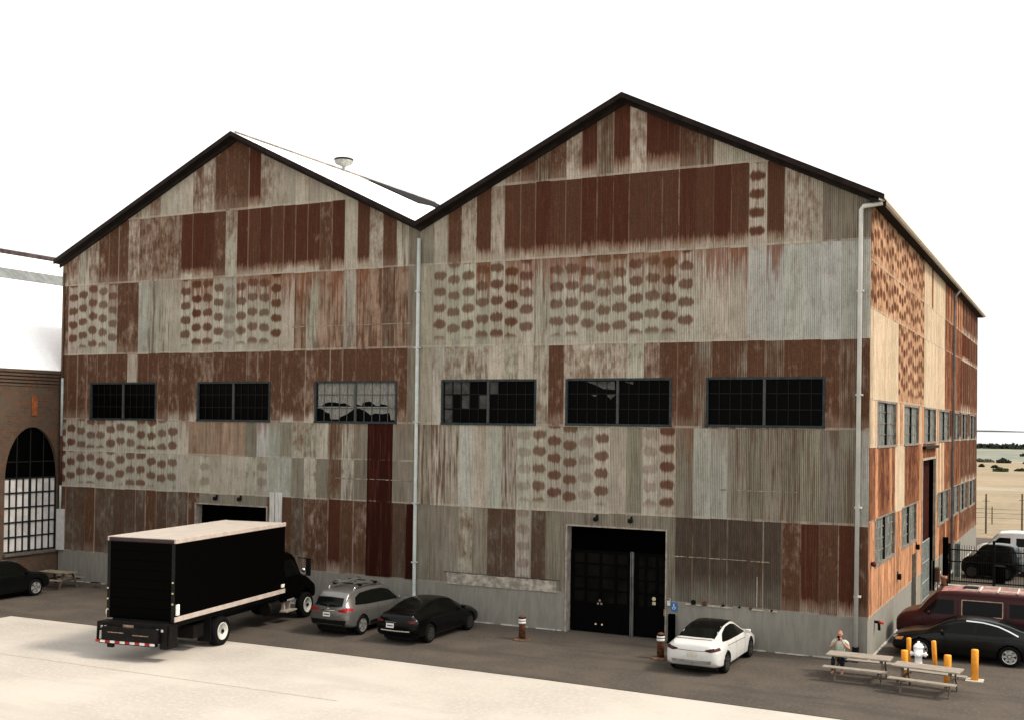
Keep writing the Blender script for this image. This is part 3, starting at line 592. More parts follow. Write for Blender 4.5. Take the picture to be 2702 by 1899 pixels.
# sign, cabinet, box beside the big door
t=thing('accessible_sign','small blue sign with white wheelchair symbol right of the big dark door','sign',(31.53,-.06,1.30))
bx('sign_board',mat('sign_blue',(.03,.13,.36),.5,var=.05),t,-.11,.11,-.025,0,-.15,.15)
bm=new(); lathe(bm,[(0,-.031),(.018,-.031),(.018,-.027),(0,-.027)],12,'y',cx=-.01,cz=.085); box(bm,-.02,.0,-.031,-.027,-.01,.065); box(bm,-.02,.05,-.031,-.027,-.015,.003); box(bm,.04,.055,-.031,-.027,-.07,-.0)
for k in range(10):
    a0=PI*.75+k*PI*1.1/10; a1=a0+PI*1.1/10; quad(bm,*[(-.008+rr_*math.cos(q),-.030,-.035+rr_*math.sin(q)) for rr_,q in ((.058,a0),(.058,a1),(.044,a1),(.044,a0))])
obj('sign_symbol',bm,mat('sign_white',(.8,.8,.8),.5,var=.02),t)
t=thing('tall_cabinet','narrow black cabinet standing against the wall below the blue sign','cabinet',(31.47,-.15,0)); bx('cabinet_body',BLACK,t,-.11,.11,-.12,.1,.08,1.04,bevel=.012); bx('cabinet_foot',TRIM,t,-.13,.13,-.14,.11,0,.08)
t=thing('keypad_box','small white box on the wall beside the big door','box',(31.325,-.05,1.45)); bx('box_body',mat('box_white',(.6,.6,.55),.5),t,-.06,.06,-.07,0,-.12,.12,bevel=.01); bx('lid',TRIM,t,-.05,.05,-.075,-.07,.07,.12)
CK=mat('caulk_pale',(.42,.37,.30),.8,var=.3,scale=8)
# ragged fittings along the seam right of the sign
for k,(x,r_) in enumerate(((32.25,.07),(32.66,.07),(33.35,.035),(33.95,.03),(34.35,.04),(35.1,.03))):
    o=obj('pipe_stub',lathe(new(),[(r_*1.3,-.04),(r_*1.3,-.08),(r_,-.09),(r_,-.13),(r_*.7,-.13),(r_*.6,-.1),(0,-.1)],14,'y',cx=x,cz=1.52-.012*k),(TRIM,RUSTP,TRIM)[k%3],wh,True)
bm=new()
for a,b in ((31.95,32.15),(32.35,32.52),(32.8,33.25),(33.3,33.7),(34.3,34.85),(35.0,35.3)): bx('caulk_patch',CK,wh,a,b,-.07,-.045,1.41,1.41+random.uniform(.03,.07))
box(bm,34.56,34.585,-.06,-.05,1.5,2.6)
obj('caulk_patch',bm,mat('caulk_pale',(.42,.37,.30),.8,var=.3,scale=8),wh)
# ---------------------------------------------------------------- brick building on the left
bb=thing('brick_building','old brick building with tall arched window and white metal roof left of the warehouse','building')
BX=-.10; BR=brick_material()
arches=[-1.54-4.6*k for k in range(0,5)]
def wall_with_arches():
    bm=new(); zt=9.35
    y_edges=[]; n=22
    prev=.0-.02
    ys=[BX]
    # build strips per arch bay
    def strip(y0,y1,z0a,z0b,z1): quad(bm,(BX,y0,z0a),(BX,y1,z0b),(BX,y1,z1),(BX,y0,z1))
    y=0.02
    for cy in arches:
        a,b=cy-1.5,cy+1.5
        if b<y: strip(b,y,0,0,zt)
        strip(a,b,0,0,1.40)
        for k in range(n):
            t0=PI*k/n; t1=PI*(k+1)/n
            y0=cy-1.5*math.cos(t0); y1=cy-1.5*math.cos(t1); strip(y0,y1,5.0+2.42*math.sin(t0),5.0+2.42*math.sin(t1),zt)
            for (p,q,r_,s_) in (((y0,5+2.42*math.sin(t0)),(y1,5+2.42*math.sin(t1)),0,0),): quad(bm,(BX,p[0],p[1]),(BX,q[0],q[1]),(BX-.35,q[0],q[1]),(BX-.35,p[0],p[1]))
        for yy in (a,b): quad(bm,(BX,yy,1.4),(BX,yy,5.0),(BX-.35,yy,5.0),(BX-.35,yy,1.4))
        quad(bm,(BX,a,1.4),(BX,b,1.4),(BX-.35,b,1.4),(BX-.35,a,1.4)); y=a
    strip(-30,y,0,0,zt)
    return bm
obj('brick_wall',wall_with_arches(),BR,bb)
bm=new(); box(bm,-16,BX-.36,-30,-29.9,0,10.1); box(bm,-16,-15.9,-29.9,44,0,10.1); box(bm,-15.9,BX-.36,43.9,44,0,10.1); box(bm,BX-.5,BX-.01,.03,44,0,9.35); obj('brick_wall',bm,BR,bb)
bm=new()
for k in range(5): box(bm,BX-.3,BX+.03+.035*k,-30,.0 if k>-1 else 44,9.35+.16*k,9.35+.16*k+.10)
obj('brick_cornice',bm,BR,bb)
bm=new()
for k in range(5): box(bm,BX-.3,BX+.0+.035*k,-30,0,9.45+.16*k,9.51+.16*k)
obj('cornice_shade_course',bm,mat('shade_course',(.05,.035,.025),.9),bb)  # darker courses: shade between the corbels put into their colour
PAN=mat('curtain_pane',(.60,.57,.54),.5,var=.2,scale=1.5)
for j,cy in enumerate(arches):
    a,b=cy-1.5,cy+1.5; bm=new()
    poly=[(a,5.0),(b,5.0)]+[(cy+1.5*math.cos(PI*k/20),5.0+2.42*math.sin(PI*k/20)) for k in range(1,20)]
    prism(bm,poly,BX-.20,BX-.16,'x'); wn=obj('arched_window',bm,GLASSD,bb)
    obj('lower_pane',box(new(),BX-.2,BX-.17,a,b,1.5,4.99),PAN,wn)
    bm=new(); pc_=3.0/8
    for k in range(9): y=a+pc_*k; t_=.06 if k in (0,4,8) else .03; box(bm,BX-.17,BX-.11,y-t_,y+t_,1.5,5.0)
    for k in range(6): z=1.55+k*.69; box(bm,BX-.168,BX-.12,a,b,z-.035,z+.035)
    for k in (2,4,6): y=a+pc_*k; box(bm,BX-.16,BX-.13,y-.02,y+.02,5.03,5+2.42*math.sqrt(max(0,1-((y-cy)/1.5)**2)))
    box(bm,BX-.16,BX-.13,a+.1,b-.1,5.75,5.79)
    obj('muntin',bm,mat('arch_muntin',(.012,.014,.013),.6),wn); bx('sill',mat('sill_stone',(.12,.10,.085),.8),wn,BX-.2,BX+.12,a-.05,b-.02,1.38,1.50)
    if j==0:
        bx('wall_plaque',mat('plaque_orange',(.24,.075,.025),.7,var=.4,scale=6),bb,BX+.005,BX+.05,-1.66,-1.34,7.95,8.9)
# roof: eave z 10.15 at x=-.1 rising to the ridge
bm=new(); quad(bm,(BX+.15,-30,10.13),(BX+.15,44.2,10.13),(-7.2,44.2,16.7),(-7.2,-30,16.7)); quad(bm,(-7.2,-30,16.7),(-7.2,44.2,16.7),(-16.1,44.2,10.1),(-16.1,-30,10.1)); obj('roof',bm,ROOFW,bb)
bm=new(); prism(bm,[(-7.35,16.60),(-7.05,16.60),(-7.0,16.78),(-7.2,16.86),(-7.4,16.78)],-30,44.2); obj('ridge_cap',bm,mat('ridge_dark',(.07,.05,.05),.8,var=.5,scale=3),bb)
bm=new(); s_=(16.7-10.13)/(7.2+.05)
def ro(x,o): return 10.13+(BX+.15-x)*s_+o
quad(bm,(-6.05,-30,ro(-6.05,.02)),(-6.05,44.,ro(-6.05,.02)),(-5.35,44.,ro(-5.35,.02)),(-5.35,-30,ro(-5.35,.02))); obj('skylight_strip',bm,mat('skylight_grey',(.17,.18,.175),.6,var=.25,scale=1.5,stretch=(1,2,1)),bb)
#==VEHICLES==
# ---------------------------------------------------------------- vehicles (local frame: x forward from the tail, y left, z up)
def cr(p0,p1,p2,p3,t):
    return tuple(.5*((2*b)+(c_-a)*t+(2*a-5*b+4*c_-d)*t*t+(-a+3*b-3*c_+d)*t**3) for a,b,c_,d in zip(p0,p1,p2,p3))
def hermite(xs,ys,x):
    n=len(xs)
    if x<=xs[0]: return ys[0]
    if x>=xs[-1]: return ys[-1]
    for i in range(n-1):
        if x<=xs[i+1]: break
    def sl(j):
        if j==0: return (ys[1]-ys[0])/(xs[1]-xs[0])
        if j==n-1: return (ys[-1]-ys[-2])/(xs[-1]-xs[-2])
        a=(ys[j]-ys[j-1])/(xs[j]-xs[j-1]); b=(ys[j+1]-ys[j])/(xs[j+1]-xs[j])
        return 0 if a*b<=0 else 2*a*b/(a+b)
    h=xs[i+1]-xs[i]; t=(x-xs[i])/h
    return (2*t**3-3*t*t+1)*ys[i]+(t**3-2*t*t+t)*h*sl(i)+(-2*t**3+3*t*t)*ys[i+1]+(t**3-t*t)*h*sl(i+1)
def car_shell(st,wheels,Ra,crisp=0.):
    """st rows: x, zb, w, zbelt, wbelt, zr, wr, zt. Returns bmesh of the body with open arches."""
    xs=[s[0] for s in st]; L=xs[-1]
    N=int(L/.03); X=[i*L/N for i in range(N+1)]
    rings=[]
    for x in X:
        zb,w_,zl,wl,zr,wr,zt=[hermite(xs,[s[k] for s in st],x) for k in range(1,8)]
        P=[(0,zb),(w_*.80,zb),(w_*.97,zb+.07),(w_,zb+(zl-zb)*.42),(w_*.985,zb+(zl-zb)*.80),(wl,zl),(wr+(wl-wr)*.10,zl+(zr-zl)*.86),(wr,zr),(wr*.86,zt-(zt-zr)*.35),(wr*.45,zt-(zt-zr)*.05),(0,zt)]
        ring=[]
        for i in range(len(P)-1):
            p0=P[max(i-1,0)]; p1=P[i]; p2=P[i+1]; p3=P[min(i+2,len(P)-1)]
            m_=max(1,int(math.dist(p1,p2)/.05))
            m_=[6,2,7,8,4,7,2,2,4,4][i]
            for k in range(m_):
                t=k/m_
                q=cr(p0,p1,p2,p3,t); l=(p1[0]+(p2[0]-p1[0])*t,p1[1]+(p2[1]-p1[1])*t); c_=.55 if not crisp else crisp
                ring.append((q[0]*(1-c_)+l[0]*c_,q[1]*(1-c_)+l[1]*c_))
        ring.append(P[-1]); rings.append(ring)
    bm=new(); n=len(rings[0]); V=[[None]*(2*n-2) for _ in X]
    for i,x in enumerate(X):
        full=[(y,z) for y,z in rings[i]]+[(-y,z) for y,z in rings[i][-2:0:-1]]
        # seen from the rear the first and last cross sections are pulled in to round the corners
        V[i]=[bm.verts.new((x,y,z)) for y,z in full]
    m_=len(V[0])
    for i in range(len(X)-1):
        for k in range(m_):
            q=(V[i][k],V[i+1][k],V[i+1][(k+1)%m_],V[i][(k+1)%m_])
            c_=sum((v.co for v in q),Vector())/4
            cut=False
            for wx_,wz in wheels:
                if abs(c_.y)>.50 and (c_.x-wx_)**2+(c_.z-wz)**2<Ra*Ra: cut=True
            if not cut: bm.faces.new(q)
    bm.faces.new(V[0]); bm.faces.new(V[-1][::-1])
    loose=[v for v in bm.verts if not v.link_faces]
    for v in loose: bm.verts.remove(v)
    bmesh.ops.recalc_face_normals(bm,faces=bm.faces)
    return bm
def resample(P,n):
    d=[0]
    for a,b in zip(P,P[1:]): d.append(d[-1]+math.dist(a,b))
    out=[]
    for k in range(n+1):
        t=d[-1]*k/n
        for i in range(len(P)-1):
            if t<=d[i+1]+1e-9: break
        q=(t-d[i])/max(1e-9,d[i+1]-d[i]); out.append(tuple(a+(b-a)*q for a,b in zip(P[i],P[i+1])))
    return out
def patch(tree,lo,hi,mode,nu=14,nv=5,off=.007,side=1):
    """quad patch between two polylines, laid on the body by ray casting. mode side:(x,z) rear/front:(y,z) top:(x,y)"""
    bm=new(); A_=resample(lo,nu); B_=resample(hi,nu); G=[]
    for j in range(nv+1):
        row=[]
        for i in range(nu+1):
            a=A_[i][0]+(B_[i][0]-A_[i][0])*j/nv; b=A_[i][1]+(B_[i][1]-A_[i][1])*j/nv
            if mode=='side': o_,d_=Vector((a,3*side,b)),Vector((0,-side,0))
            elif mode=='rear': o_,d_=Vector((-2,a,b)),Vector((1,0,0))
            elif mode=='front': o_,d_=Vector((12,a,b)),Vector((-1,0,0))
            else: o_,d_=Vector((a,b,6)),Vector((0,0,-1))
            h,nn,_,_=tree.ray_cast(o_,d_)
            row.append(None if h is None else bm.verts.new(h+(nn if nn.dot(d_)<0 else -nn)*off))
        G.append(row)
    for j in range(nv):
        for i in range(nu):
            q=(G[j][i],G[j][i+1],G[j+1][i+1],G[j+1][i])
            if all(v is not None for v in q): bm.faces.new(q)
    return bm
def strip(tree,P,mode,wd,side=1,off=.006):
    lo=[];hi=[]
    for i,p in enumerate(P):
        a=P[max(i-1,0)]; b=P[min(i+1,len(P)-1)]; d=Vector((b[0]-a[0],b[1]-a[1])).normalized(); n=Vector((-d.y,d.x))*wd/2
        lo.append((p[0]-n.x,p[1]-n.y)); hi.append((p[0]+n.x,p[1]+n.y))
    return patch(tree,lo,hi,mode,max(6,2*len(P)),1,off,side)
def wheel(parent,x,y,r_,wd,style,rimm,side):
    """side=+1 left, -1 right: the rim faces outward"""
    t=obj('wheel',lathe(new(),[(r_*.55,-wd/2),(r_*.93,-wd/2),(r_,-wd/2+.03),(r_,wd/2-.03),(r_*.93,wd/2),(r_*.68,wd/2),(r_*.66,wd/2-.05),(0,wd/2-.05)],32,'y'),TYRE,parent,True)
    t.location=(x,y,r_); 
    if side<0: t.rotation_euler=(0,0,PI)
    bm=new()
    if style=='truck':
        lathe(bm,[(r_*.62,wd/2-.02),(r_*.60,wd/2+.015),(r_*.54,wd/2-.01),(r_*.46,wd/2-.08),(r_*.26,wd/2-.10),(r_*.24,wd/2-.02),(0,wd/2-.02)],28,'y')
    else:
        rr_=r_*.66; lathe(bm,[(rr_,wd/2-.04),(rr_*1.02,wd/2+.004),(rr_*.93,wd/2-.004),(rr_*.90,wd/2-.04)],28,'y')
        ns={'five':5,'seven':7,'ten':10}[style]
        for k in range(ns):
            a=2*PI*k/ns; wdt={5:.11,7:.075,10:.045}[ns]*r_/.34
            for (q0,q1,w0,w1) in ((rr_*.12,rr_*.95,wdt*.6,wdt*.55),):
                d=Vector((math.cos(a),0,math.sin(a))); n=Vector((-math.sin(a),0,math.cos(a)))
                v=[d*q0-n*w0,d*q1-n*w1,d*q1+n*w1,d*q0+n*w0]
                f0=[bm.verts.new((p.x,wd/2-.002,p.z)) for p in v]; f1=[bm.verts.new((p.x,wd/2-.05,p.z)) for p in v]
                bm.faces.new(f0); 
                for i in range(4): bm.faces.new((f0[i],f1[i],f1[(i+1)%4],f0[(i+1)%4]))
        lathe(bm,[(rr_*.24,wd/2-.04),(rr_*.22,wd/2+.006),(0,wd/2+.01)],16,'y')
    obj('rim',bm,rimm,t,style=='truck')
    if style=='truck': obj('hub',lathe(new(),[(r_*.13,wd/2-.03),(r_*.12,wd/2+.03),(0,wd/2+.03)],14,'y'),TRIM,t)
    return t
SEDAN=[(0,.42,.68,.78,.66,.90,.55,.93),(.06,.34,.80,.84,.74,.98,.60,1.01),(.20,.27,.875,.90,.80,1.055,.64,1.08),(.55,.23,.915,.93,.84,1.12,.60,1.155),(1.05,.21,.925,.95,.86,1.27,.575,1.315),(1.65,.20,.925,.955,.865,1.37,.565,1.425),(2.25,.20,.925,.95,.865,1.38,.56,1.445),(2.75,.20,.92,.93,.86,1.31,.56,1.38),(3.2,.20,.92,.91,.85,1.13,.60,1.185),(3.6,.21,.92,.87,.83,.955,.66,.99),(4.15,.22,.90,.78,.79,.85,.66,.89),(4.5,.24,.84,.68,.74,.75,.62,.79),(4.66,.28,.76,.60,.68,.66,.56,.69),(4.72,.33,.66,.54,.58,.60,.48,.63)]
SUVST=[(0,.44,.74,.92,.74,1.10,.62,1.14),(.06,.40,.84,.96,.82,1.16,.70,1.20),(.22,.34,.91,1.02,.86,1.38,.66,1.46),(.42,.30,.93,1.04,.88,1.54,.64,1.61),(.8,.27,.935,1.04,.88,1.60,.64,1.66),(1.6,.25,.935,1.03,.885,1.63,.63,1.69),(2.4,.25,.935,1.02,.885,1.61,.63,1.67),(2.9,.25,.93,1.01,.88,1.50,.63,1.56),(3.35,.25,.93,.99,.87,1.20,.66,1.26),(3.6,.26,.93,.97,.85,1.06,.70,1.10),(4.15,.28,.90,.90,.82,.98,.68,1.01),(4.42,.32,.84,.80,.76,.88,.64,.90),(4.54,.38,.74,.70,.66,.78,.54,.80)]
VANST=[(0,.50,.90,1.05,.90,1.88,.80,1.94),(.05,.44,.96,1.1,.95,1.93,.84,2.0),(.3,.36,.99,1.12,.975,1.98,.85,2.05),(1.5,.32,1.0,1.12,.98,2.0,.85,2.07),(3.0,.32,1.0,1.12,.98,2.0,.85,2.07),(3.85,.32,1.0,1.12,.97,1.94,.83,2.01),(4.2,.33,.99,1.12,.96,1.68,.80,1.76),(4.6,.34,.98,1.11,.93,1.24,.84,1.30),(5.0,.36,.96,1.05,.90,1.14,.80,1.18),(5.25,.40,.92,.94,.86,1.02,.76,1.05),(5.35,.46,.84,.84,.78,.90,.66,.93)]
PAINT={}
def paint(n,c_,metal=.0,rough=.32,coat=.6,spec=.5):
    if n not in PAINT: PAINT[n]=mat('paint_'+n,c_,rough,metal=metal,var=.04,scale=2,coat=coat,spec=spec)
    return PAINT[n]
def car(label,cat,name,loc,rz,st,pm,wheels,rw,style,rimm,glass_side,rear_glass,front_glass,group,lights=None,plate=None,seams=(),rails=False,roofglass=None,blackbase=.0,mirror=True,sx=1.,nw=1.,ll=None):
    t=thing(name,label,cat,loc,rz,group)
    sh=car_shell(st,[(x,rw) for x in wheels],rw+.055); tree=BVHTree.FromBMesh(sh)
    body=obj('body',sh,pm,t,True)
    W2=max(s[2] for s in st)
    bm=new()
    for x in wheels:
        for s in (1,-1):
            lathe(bm,[(rw+.07,0),(rw+.07,.32),(.0,.32)],20,'y',cx=x,cz=rw,cy=0)
            for v in bm.verts[-60:] if False else []: pass
    bm.free()
    bm=new(); box(bm,.25,st[-1][0]-.3,-W2+.30,W2-.30,.16,.5)
    for x in wheels: box(bm,x-rw-.05,x+rw+.05,-W2+.26,W2-.26,.2,rw*2+.12)
    obj('underbody',bm,TRIM,t)
    for x in wheels:
        for s in (1,-1): wheel(t,x,s*(W2-.125),rw,.23,style,rimm,s)
    for s in (1,-1):
        for (lo,hi) in glass_side: obj('side_window',patch(tree,lo,hi,'side',18,6,.008,s),CGLASS,t,True)
        for P in seams: obj('door_seam',strip(tree,P,'side',.014,s,.005),TRIM,t)
    if rear_glass: obj('rear_window',patch(tree,*rear_glass,16,8,.008),CGLASS,t,True)
    if front_glass: obj('windscreen',patch(tree,*front_glass,16,8,.008),CGLASS,t,True)
    if roofglass: obj('roof_glass',patch(tree,*roofglass,16,8,.008),CGLASS,t,True)
    if lights:
        for s in (1,-1):
            for (lo,hi,mode,m_) in lights:
                if mode=='rear': obj('tail_light',patch(tree,[(s*a,b) for a,b in lo],[(s*a,b) for a,b in hi],'rear',10,3,.010),m_,t,True)
                elif mode=='front': obj('headlight',patch(tree,[(s*a,b) for a,b in lo],[(s*a,b) for a,b in hi],'front',10,3,.010),m_,t,True)
                elif mode=='sider': obj('tail_light',patch(tree,lo,hi,'side',8,3,.010,s),m_,t,True)
    if plate:
        y0,z0=plate; p=obj('number_plate',patch(tree,[(y0-.16,z0-.08),(y0+.16,z0-.08)],[(y0-.16,z0+.08),(y0+.16,z0+.08)],'rear',4,2,.014),PLATE,t)
        obj('plate_marks',patch(tree,[(y0-.12,z0-.025),(y0+.12,z0-.025)],[(y0-.12,z0+.02),(y0+.12,z0+.02)],'rear',4,1,.017),mat('plate_ink',(.10,.10,.14),.6,var=.7,scale=30),p)
    if mirror:
        xm,zm=mirror
        for s in (1,-1):
            bm=new(); box(bm,xm-.05,xm+.06,s*(W2-.06) if s>0 else -(W2+.12),(W2+.12) if s>0 else -(W2-.06),zm,zm+.12); obj('wing_mirror',bm,pm,t,True,bevel=.03)
    return t,tree,W2
def add_patch(t,tree,name,m_,*a,**k): return obj(name,patch(tree,*a,**k),m_,t,True)
sedan_side=[([(.78,1.0),(1.2,.985),(2.2,.975),(3.25,.955)],[(.80,1.03),(1.15,1.20),(1.65,1.325),(2.25,1.345),(2.7,1.27),(3.22,.985)])]
sedan_seams=[[(2.95,.30),(2.98,.60),(2.98,.92)],[(1.95,.30),(1.95,.6),(1.95,.95)],[(1.02,.55),(1.12,.75),(1.08,.96)],[(1.0,.86),(2.0,.84),(3.0,.80)]]
WP=paint('white',(.56,.55,.52),0,.3); BP=paint('black',(.0012,.0011,.0011),0,.25,.10,.12); SP_=paint('silver',(.17,.165,.155),.6,.28,.4)
# white electric style hatch sedan with black glass roof
t,tr,W2=car('white sedan with black glass roof parked nose to the wall beside the big door','car','parked_car',(33.77,-4.92,0),PI/2,SEDAN,WP,(.92,3.72),.335,'seven',mat('rim_charcoal',(.035,.033,.03),.5,var=.3),
  sedan_side,([(.50,-.60),(.46,-.30),(.45,0),(.46,.30),(.50,.60)],[(2.6,-.53),(2.62,0),(2.6,.53)],'top'),([(3.45,-.62),(3.5,0),(3.45,.62)],[(2.62,-.53),(2.64,0),(2.62,.53)],'top'),'parked cars',
  lights=[([(.45,.80),(.60,.77),(.79,.80)],[(.45,.84),(.60,.88),(.80,.90)],'rear',mat('tail_dark_red',(.045,.012,.010),.25,var=.3,scale=12)),([(.06,.80),(.32,.82)],[(.06,.90),(.30,.90)],'sider',mat('tail_dark_red',(.045,.012,.010),.25))],plate=None,seams=sedan_seams,mirror=(3.18,.93))
for s in (0,): 
    add_patch(t,tr,'trunk_seam',TRIM,[(-.50,.795),(0,.775),(.50,.795)],[(-.50,.808),(0,.79),(.50,.808)],'rear',16,1,.010)
    add_patch(t,tr,'lower_bumper',mat('bumper_grey',(.22,.21,.19),.5),[(-.62,.40),(0,.385),(.62,.40)],[(-.66,.50),(0,.485),(.66,.50)],'rear',16,2,.012)
    p=add_patch(t,tr,'number_plate',mat('plate_cream',(.55,.50,.42),.5),[(-.17,.60),(.15,.60)],[(-.17,.74),(.15,.74)],'rear',4,2,.012)
    add_patch(t,tr,'spoiler_line',TRIM,[(.30,-.58),(.26,0),(.30,.58)],[(.33,-.58),(.29,0),(.33,.58)],'top',12,1,.010)
# black sedan
t,tr,W2=car('glossy black sedan parked nose to the wall beside the silver suv','car','parked_car',(23.0,-5.40,0),PI/2,SEDAN,BP,(.92,3.78),.335,'ten',RIMD,
  sedan_side,([(.50,-.60),(.46,-.30),(.45,0),(.46,.30),(.50,.60)],[(1.55,-.53),(1.58,0),(1.55,.53)],'top'),([(3.45,-.62),(3.5,0),(3.45,.62)],[(2.70,-.53),(2.72,0),(2.70,.53)],'top'),'parked cars',
  lights=[([(.50,.80),(.62,.78),(.78,.80)],[(.50,.86),(.62,.88),(.78,.88)],'rear',mat('tail_smoked',(.07,.012,.010),.2,var=.3,scale=12))],plate=(.22,.66),seams=sedan_seams,mirror=(3.18,.93))
add_patch(t,tr,'chrome_strip',CHROME,[(-.60,.475),(0,.46),(.60,.475)],[(-.60,.515),(0,.50),(.60,.515)],'rear',16,1,.016)
add_patch(t,tr,'boot_trim',mat('dull_chrome',(.16,.16,.15),.3,metal=.6),[(-.05,.775),(.42,.785)],[(-.05,.80),(.42,.81)],'rear',10,1,.016)
# silver suv
suv_side=[([(.50,1.14),(1.2,1.09),(2.3,1.06),(3.35,1.03)],[(.66,1.40),(.95,1.51),(1.7,1.55),(2.4,1.53),(2.9,1.42),(3.38,1.10)])]
suv_seams=[[(2.95,.42),(2.98,.7),(2.98,1.0)],[(1.9,.42),(1.9,.7),(1.9,1.06)],[(1.0,.62),(1.15,.85),(1.1,1.08)],[(.5,.50),(2,.46),(3.6,.48)]]
t,tr,W2=car('silver suv with roof rack bars parked nose to the wall right of the truck','car','parked_car',(20.02,-5.30,0),PI/2,SUVST,SP_,(.88,3.52),.36,'five',RIM,
  suv_side,([(-.60,1.12),(0,1.08),(.60,1.12)],[(-.56,1.40),(0,1.42),(.56,1.40)],'rear'),([(3.5,-.66),(3.55,0),(3.5,.66)],[(2.75,-.58),(2.78,0),(2.75,.58)],'top'),'parked cars',
  lights=[([(.42,.93),(.62,.90),(.80,.92)],[(.42,.98),(.62,1.03),(.80,1.08)],'rear',REDL),([(.08,.95),(.34,.97)],[(.08,1.08),(.30,1.04)],'sider',REDL)],plate=(.08,.80),seams=suv_seams,mirror=(3.2,1.04))
add_patch(t,tr,'plastic_bumper',TRIM,[(-.70,.42),(0,.42),(.70,.42)],[(-.78,.62),(0,.60),(.78,.62)],'rear',16,3,.014)
add_patch(t,tr,'chrome_strip',CHROME,[(-.30,.945),(.0,.93),(.34,.945)],[(-.30,.975),(0,.96),(.34,.975)],'rear',10,1,.014)
add_patch(t,tr,'badge',CHROME,[(-.05,1.0),(.05,1.0)],[(-.05,1.05),(.05,1.05)],'rear',4,1,.016)
for s in (1,-1):
    obj('roof_rail',tube(new(),[(.75,s*.56,1.62),(.85,s*.57,1.72),(1.7,s*.57,1.745),(2.4,s*.57,1.73),(2.55,s*.56,1.62)],.022,8),CHROME,t,True)
    obj('side_cladding',strip(tr,[(1.35,.40),(2.2,.38),(3.0,.40)],'side',.14,s,.012),TRIM,t)
for x in (1.15,2.15):
    c_=obj('rack_bar',(lambda b_:(box(b_,x-.04,x+.04,-.66,.66,1.79,1.82),box(b_,x-.06,x+.06,-.62,-.52,1.72,1.80),box(b_,x-.06,x+.06,.52,.62,1.72,1.80),b_)[3])(new()),TRIM,t)
obj('bike_tray',(lambda b_:(box(b_,.85,2.45,.18,.30,1.82,1.86),box(b_,.80,1.0,.14,.34,1.84,1.95),box(b_,2.2,2.3,.16,.32,1.84,1.92),box(b_,1.0,2.35,-.42,-.36,1.82,1.85),b_)[4])(new()),mat('tray_grey',(.10,.10,.095),.5),t)
# dark suv at the left frame edge
t,tr,W2=car('very dark suv with bright alloy wheels at the left edge of the yard','car','parked_car',(2.40,-7.75,0),PI/2,SUVST,paint('greenblack',(.002,.0026,.0025),0,.3,.12,.15),(.88,3.66),.37,'five',RIM,
  suv_side,([(-.60,1.12),(0,1.08),(.60,1.12)],[(-.56,1.40),(0,1.42),(.56,1.40)],'rear'),([(3.5,-.66),(3.55,0),(3.5,.66)],[(2.75,-.58),(2.78,0),(2.75,.58)],'top'),'parked cars',lights=[([(.42,.93),(.62,.90),(.80,.92)],[(.42,.98),(.62,1.03),(.80,1.08)],'rear',REDL)],plate=(0,.80),seams=suv_seams,mirror=(3.2,1.04))
# dark sedan side-on on the right, nose toward the wall
t,tr,W2=car('dark grey sedan side-on behind the hydrant, nose toward the side wall','car','parked_car',(43.62,2.36,0),PI,SEDAN,paint('graphite',(.002,.0022,.0018),.0,.28,.12,.15),(.92,3.74),.345,'seven',RIM,
  [([(.80,1.0),(1.2,.985),(2.2,.975),(3.25,.955)],[(.84,1.04),(1.2,1.20),(1.65,1.31),(2.25,1.325),(2.7,1.25),(3.22,.985)])],([(.50,-.60),(.46,0),(.50,.60)],[(1.3,-.53),(1.32,0),(1.3,.53)],'top'),([(3.45,-.62),(3.5,0),(3.45,.62)],[(2.62,-.53),(2.64,0),(2.62,.53)],'top'),'parked cars',
  lights=[([(.40,.62),(.70,.63)],[(.40,.68),(.68,.72)],'front',mat('headlamp',(.35,.30,.22),.15,var=.2)),([(4.36,.60),(4.60,.58)],[(4.30,.70),(4.56,.66)],'sider',mat('lamp_amber',(.45,.20,.08),.2))],seams=sedan_seams,mirror=(3.05,.95))
for s in (1,-1):
    obj('window_trim',strip(tr,[(.66,1.01),(.95,1.14),(1.3,1.27),(1.75,1.355),(2.3,1.37)],'side',.035,s,.012),CHROME,t)
    obj('window_pillar',strip(tr,[(2.02,.98),(1.98,1.32)],'side',.07,s,.014),TRIM,t); obj('window_pillar',strip(tr,[(1.2,.99),(1.14,1.18)],'side',.03,s,.014),TRIM,t)
# maroon conversion van
def van(label,loc,rz,pm,stripe,group,sc=1.):
    t,tr,W2=car(label,'van','parked_van',loc,rz,VANST,pm,(1.1,4.4),.36,'five',RIM,
      [([(3.35,1.22),(4.35,1.20)],[(3.35,1.72),(3.95,1.72),(4.40,1.26)]),([(1.75,1.24),(3.05,1.24)],[(1.75,1.72),(3.05,1.72)]),([(.25,1.24),(1.5,1.24)],[(.25,1.72),(1.5,1.72)])],
      ([(-.7,1.25),(.7,1.25)],[(-.68,1.72),(.68,1.72)],'rear'),([(4.55,-.78),(4.6,0),(4.55,.78)],[(4.0,-.74),(4.02,0),(4.0,.74)],'top'),group,
      lights=[([(.55,.80),(.80,.80)],[(.55,.92),(.80,.92)],'front',mat('headlamp',(.35,.30,.22),.15))],seams=[[(4.42,.45),(4.42,1.1)],[(3.22,.45),(3.22,1.75)],[(1.62,.45),(1.62,1.75)]],mirror=(4.2,1.18))
    return t,tr
MAR=paint('maroon',(.032,.0040,.0040),0,.4,.12,.15)
t,tr=van('maroon conversion van parked nose to the side wall behind the grey sedan',(44.05,4.95,0),PI,MAR,None,'parked cars')
